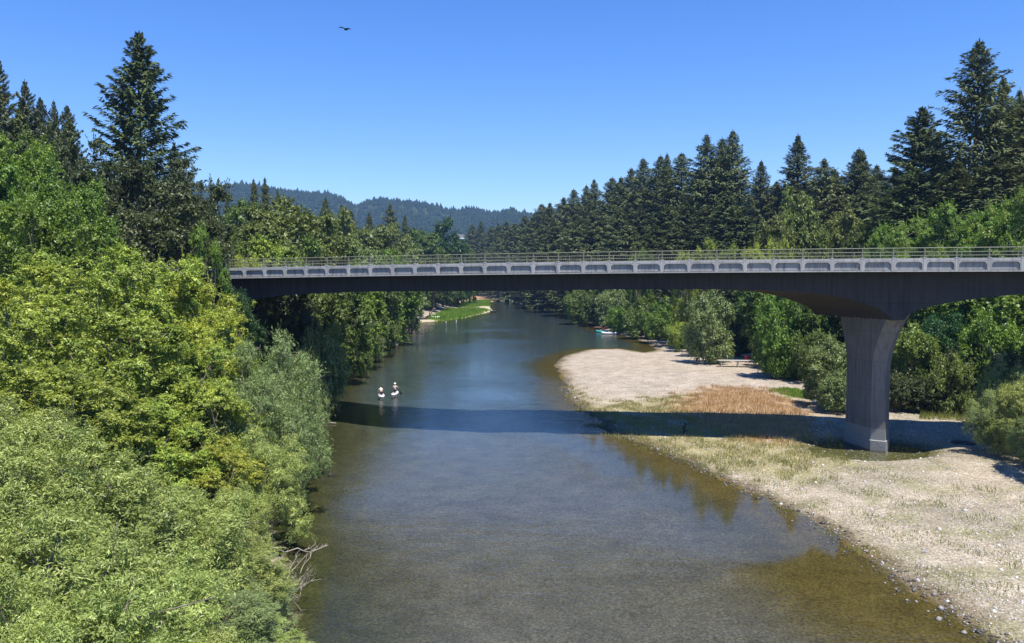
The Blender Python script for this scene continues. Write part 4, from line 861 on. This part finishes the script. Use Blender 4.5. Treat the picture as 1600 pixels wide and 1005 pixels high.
# timber by the right bank
def plank_table(name, u, v, rz, L, W, hgt, label, planks=5, tilt=0.0, cat="picnic table"):
    x, y = G(u, v, 0.5); z = gz(x, y); r = empty(name, (x, y, z), rz)
    for k in range(planks): MB().box((0, (k - (planks - 1) / 2) * W / planks, hgt), (L, W / planks - 0.02, 0.07), 0, tilt).build("plank", M['plank'], r)
    for sx in (-0.42, 0.02):
        for sy in (-0.4, 0.4):
            h2 = hgt + sx * L * math.tan(tilt); MB().tube([(sx * L - 0.1, sy * W, -0.15), (sx * L, sy * W, h2 - 0.02)], 0.06, 6).build("leg", M['plank'], r)
    MB().box((-0.42 * L, 0, hgt - 0.07 - 0.42 * L * math.tan(tilt)), (0.1, W * 0.9, 0.07)).build("cross_beam", M['plank'], r); MB().box((0.02 * L, 0, hgt - 0.07), (0.1, W * 0.9, 0.07)).build("cross_beam", M['plank'], r)
    return tag(r, label, cat)
plank_table("plank_dock", 1152, 574, -0.12, 5.6, 1.3, 0.95, "weathered plank dock on legs stranded on the gravel beside the bushes", cat="dock")
plank_table("plank_dock", 1176, 562, 0.25, 3.4, 1.6, 0.7, "small plank ramp lying behind the stranded dock", 5, 0.10, cat="dock")
plank_table("plank_dock", 1078, 552, 0.1, 2.8, 1.4, 0.7, "small pale plank landing half under the grey-green bush", cat="dock")
plank_table("plank_dock", 1040, 538, -0.05, 4.2, 2.0, 0.9, "broad plank landing at the head of the little cove", cat="dock")
x, y = G(1169, 570, 0.6); z = gz(x, y); r = empty("folding_chair", (x, y, z + 0.0), 0.3)
MB().box((0, 0, 0.5), (0.7, 0.65, 0.06)).build("seat", M['red'], r); MB().box((0, 0.32, 0.95), (0.7, 0.07, 0.9)).build("backrest", M['red'], r)
for sx in (-0.32, 0.32):
    for sy in (-0.28, 0.3): MB().tube([(sx, sy, -0.2), (sx, sy, 0.5)], 0.025).build("leg", M['black'], r)
tag(r, "bright red chair by the stranded plank dock under the bushes", "chair")
x, y = G(941, 511, 1.0); r = empty("wooden_steps", (x, y, gz(x, y)), -0.5)
for k in range(5): MB().box((k * 0.5, 0, 0.15 + 0.33 * k), (0.55, 1.6, 0.09)).build("tread", M['redwoodplank'], r)
for sy in (-0.85, 0.85): MB().tube([(-0.3, sy, -0.1), (2.4, sy, 1.7)], 0.09, 5).build("stringer", M['redwoodplank'], r)
MB().box((-1.2, 0, 0.9), (1.8, 1.8, 0.1)).build("landing", M['redwoodplank'], r)
tag(r, "red-brown wooden steps descending to the water by the turquoise kayak", "steps")
x, y = G(919, 499, 0); r = empty("mooring_frame", (x, y, 0), 0.1)
for dx in (-0.5, 1.0): MB().tube([(dx, 0, -0.9), (dx, 0, 2.6)], 0.10, 6).build("post", M['deadwood'], r)
MB().box((0.3, 0, 2.1), (3.4, 0.14, 0.14)).build("cross_beam", M['deadwood'], r); MB().box((0.2, 0, 0.5), (2.4, 0.14, 0.14)).build("cross_beam", M['deadwood'], r)
tag(r, "grey wooden mooring posts with crossbars standing in the river", "mooring post")
# stump in the shade, dark stone by the hollow
def lump(name, u, v, r0, hgt, mat, label, cat, seed):
    rr = random.Random(seed); x, y = G(u, v, 0.4); rings = []
    for q, z in ((1.0, -0.2), (1.0, 0.25), (0.8, 0.7), (0.4, 1.0)): rings.append([(math.cos(a) * r0 * q * rr.uniform(0.8, 1.2), math.sin(a) * r0 * q * rr.uniform(0.8, 1.2), z * hgt) for a in np.arange(9) * 0.698])
    return tag(MB().loft(rings).build(name, M[mat], None, False, (x, y, gz(x, y))), label, cat)
sx_, sy_ = G(1068, 676, 0.4); sz_ = gz(sx_, sy_)
branch("driftwood_snag", (sx_, sy_, sz_ - 0.1), (sx_ + 0.2, sy_ + 0.1, sz_ + 0.9), 0.12, "dark tangled snag standing alone in the bridge's shadow on the bar", 61, 8, mat='darkrock')
lump("flat_rock", 1505, 695, 0.9, 0.12, 'darkrock', "flat dark stone on the shaded ground right of the pier", "rock", 2)
rr = random.Random(9)
for k in range(16):
    u = 828 + k * 4.2 + rr.uniform(-2, 2); v = float(np.interp(u, [815, 842, 868, 886, 900], [459.5, 462.5, 466.5, 471, 474])) - rr.uniform(0.3, 1.6)
    o = lump("boulder", u, v, rr.uniform(0.9, 2.0), rr.uniform(1.0, 1.8), 'rock', ORD[k] + " pale boulder from the left along the far bank at the bend", "boulder", 30 + k); o["group"] = "boulders at the river bend"
# house on the far slope
x, y, z = At(721, 369, 1150); r = empty("house", (x, y, z - 4), 0.3)
MB().box((0, 0, 2), (7, 5, 4)).build("wall", M['housewall'], r)
MB().add([(-4, -3, 4), (4, -3, 4), (4, 3, 4), (-4, 3, 4), (-4, 0, 6), (4, 0, 6)], [(0, 1, 5, 4), (2, 3, 4, 5), (1, 2, 5), (3, 0, 4), (3, 2, 1, 0)]).build("roof", M['houseroof'], r)
for dx in (-2, 0, 2): MB().box((dx, -2.53, 2.2), (1.0, 0.08, 1.4)).build("window", M['black'], r)
tag(r, "tiny white house showing among the trees below the hills", "house")
# bird
x, y, z = At(538, 45.5, 60); r = empty("bird", (x, y, z), 0.0)
MB().loft([[(fx, math.cos(a) * q * 0.09, math.sin(a) * q * 0.08 - 0.02) for a in np.arange(8) * 0.785] for fx, q in ((-0.02, 0.05), (0.02, 0.8), (0.12, 1.0), (0.22, 0.6), (0.30, 0.08))]).build("body", M['feather'], r, True)
for sgn, tipx, tipz in ((-1, -0.42, 0.12), (1, 0.50, -0.02)):
    MB().loft([[(0.12 + (tipx - 0.12) * f, -0.16 * w, tipz * f + 0.05 * math.sin(3.14 * f)), (0.12 + (tipx - 0.12) * f, 0.16 * w, tipz * f + 0.05 * math.sin(3.14 * f)), (0.12 + (tipx - 0.12) * f, 0.0, tipz * f + 0.03 + 0.05 * math.sin(3.14 * f))] for f, w in ((0, 0.9), (0.5, 1.0), (1.0, 0.25))]).build("wing", M['feather'], r)
MB().add([(0.10, 0.1, 0), (0.05, 0.34, 0), (0.19, 0.34, 0), (0.14, 0.1, 0.02)], [(0, 1, 2, 3)]).build("tail", M['feather'], r)
tag(r, "dark bird gliding with spread wings in the clear sky", "bird")
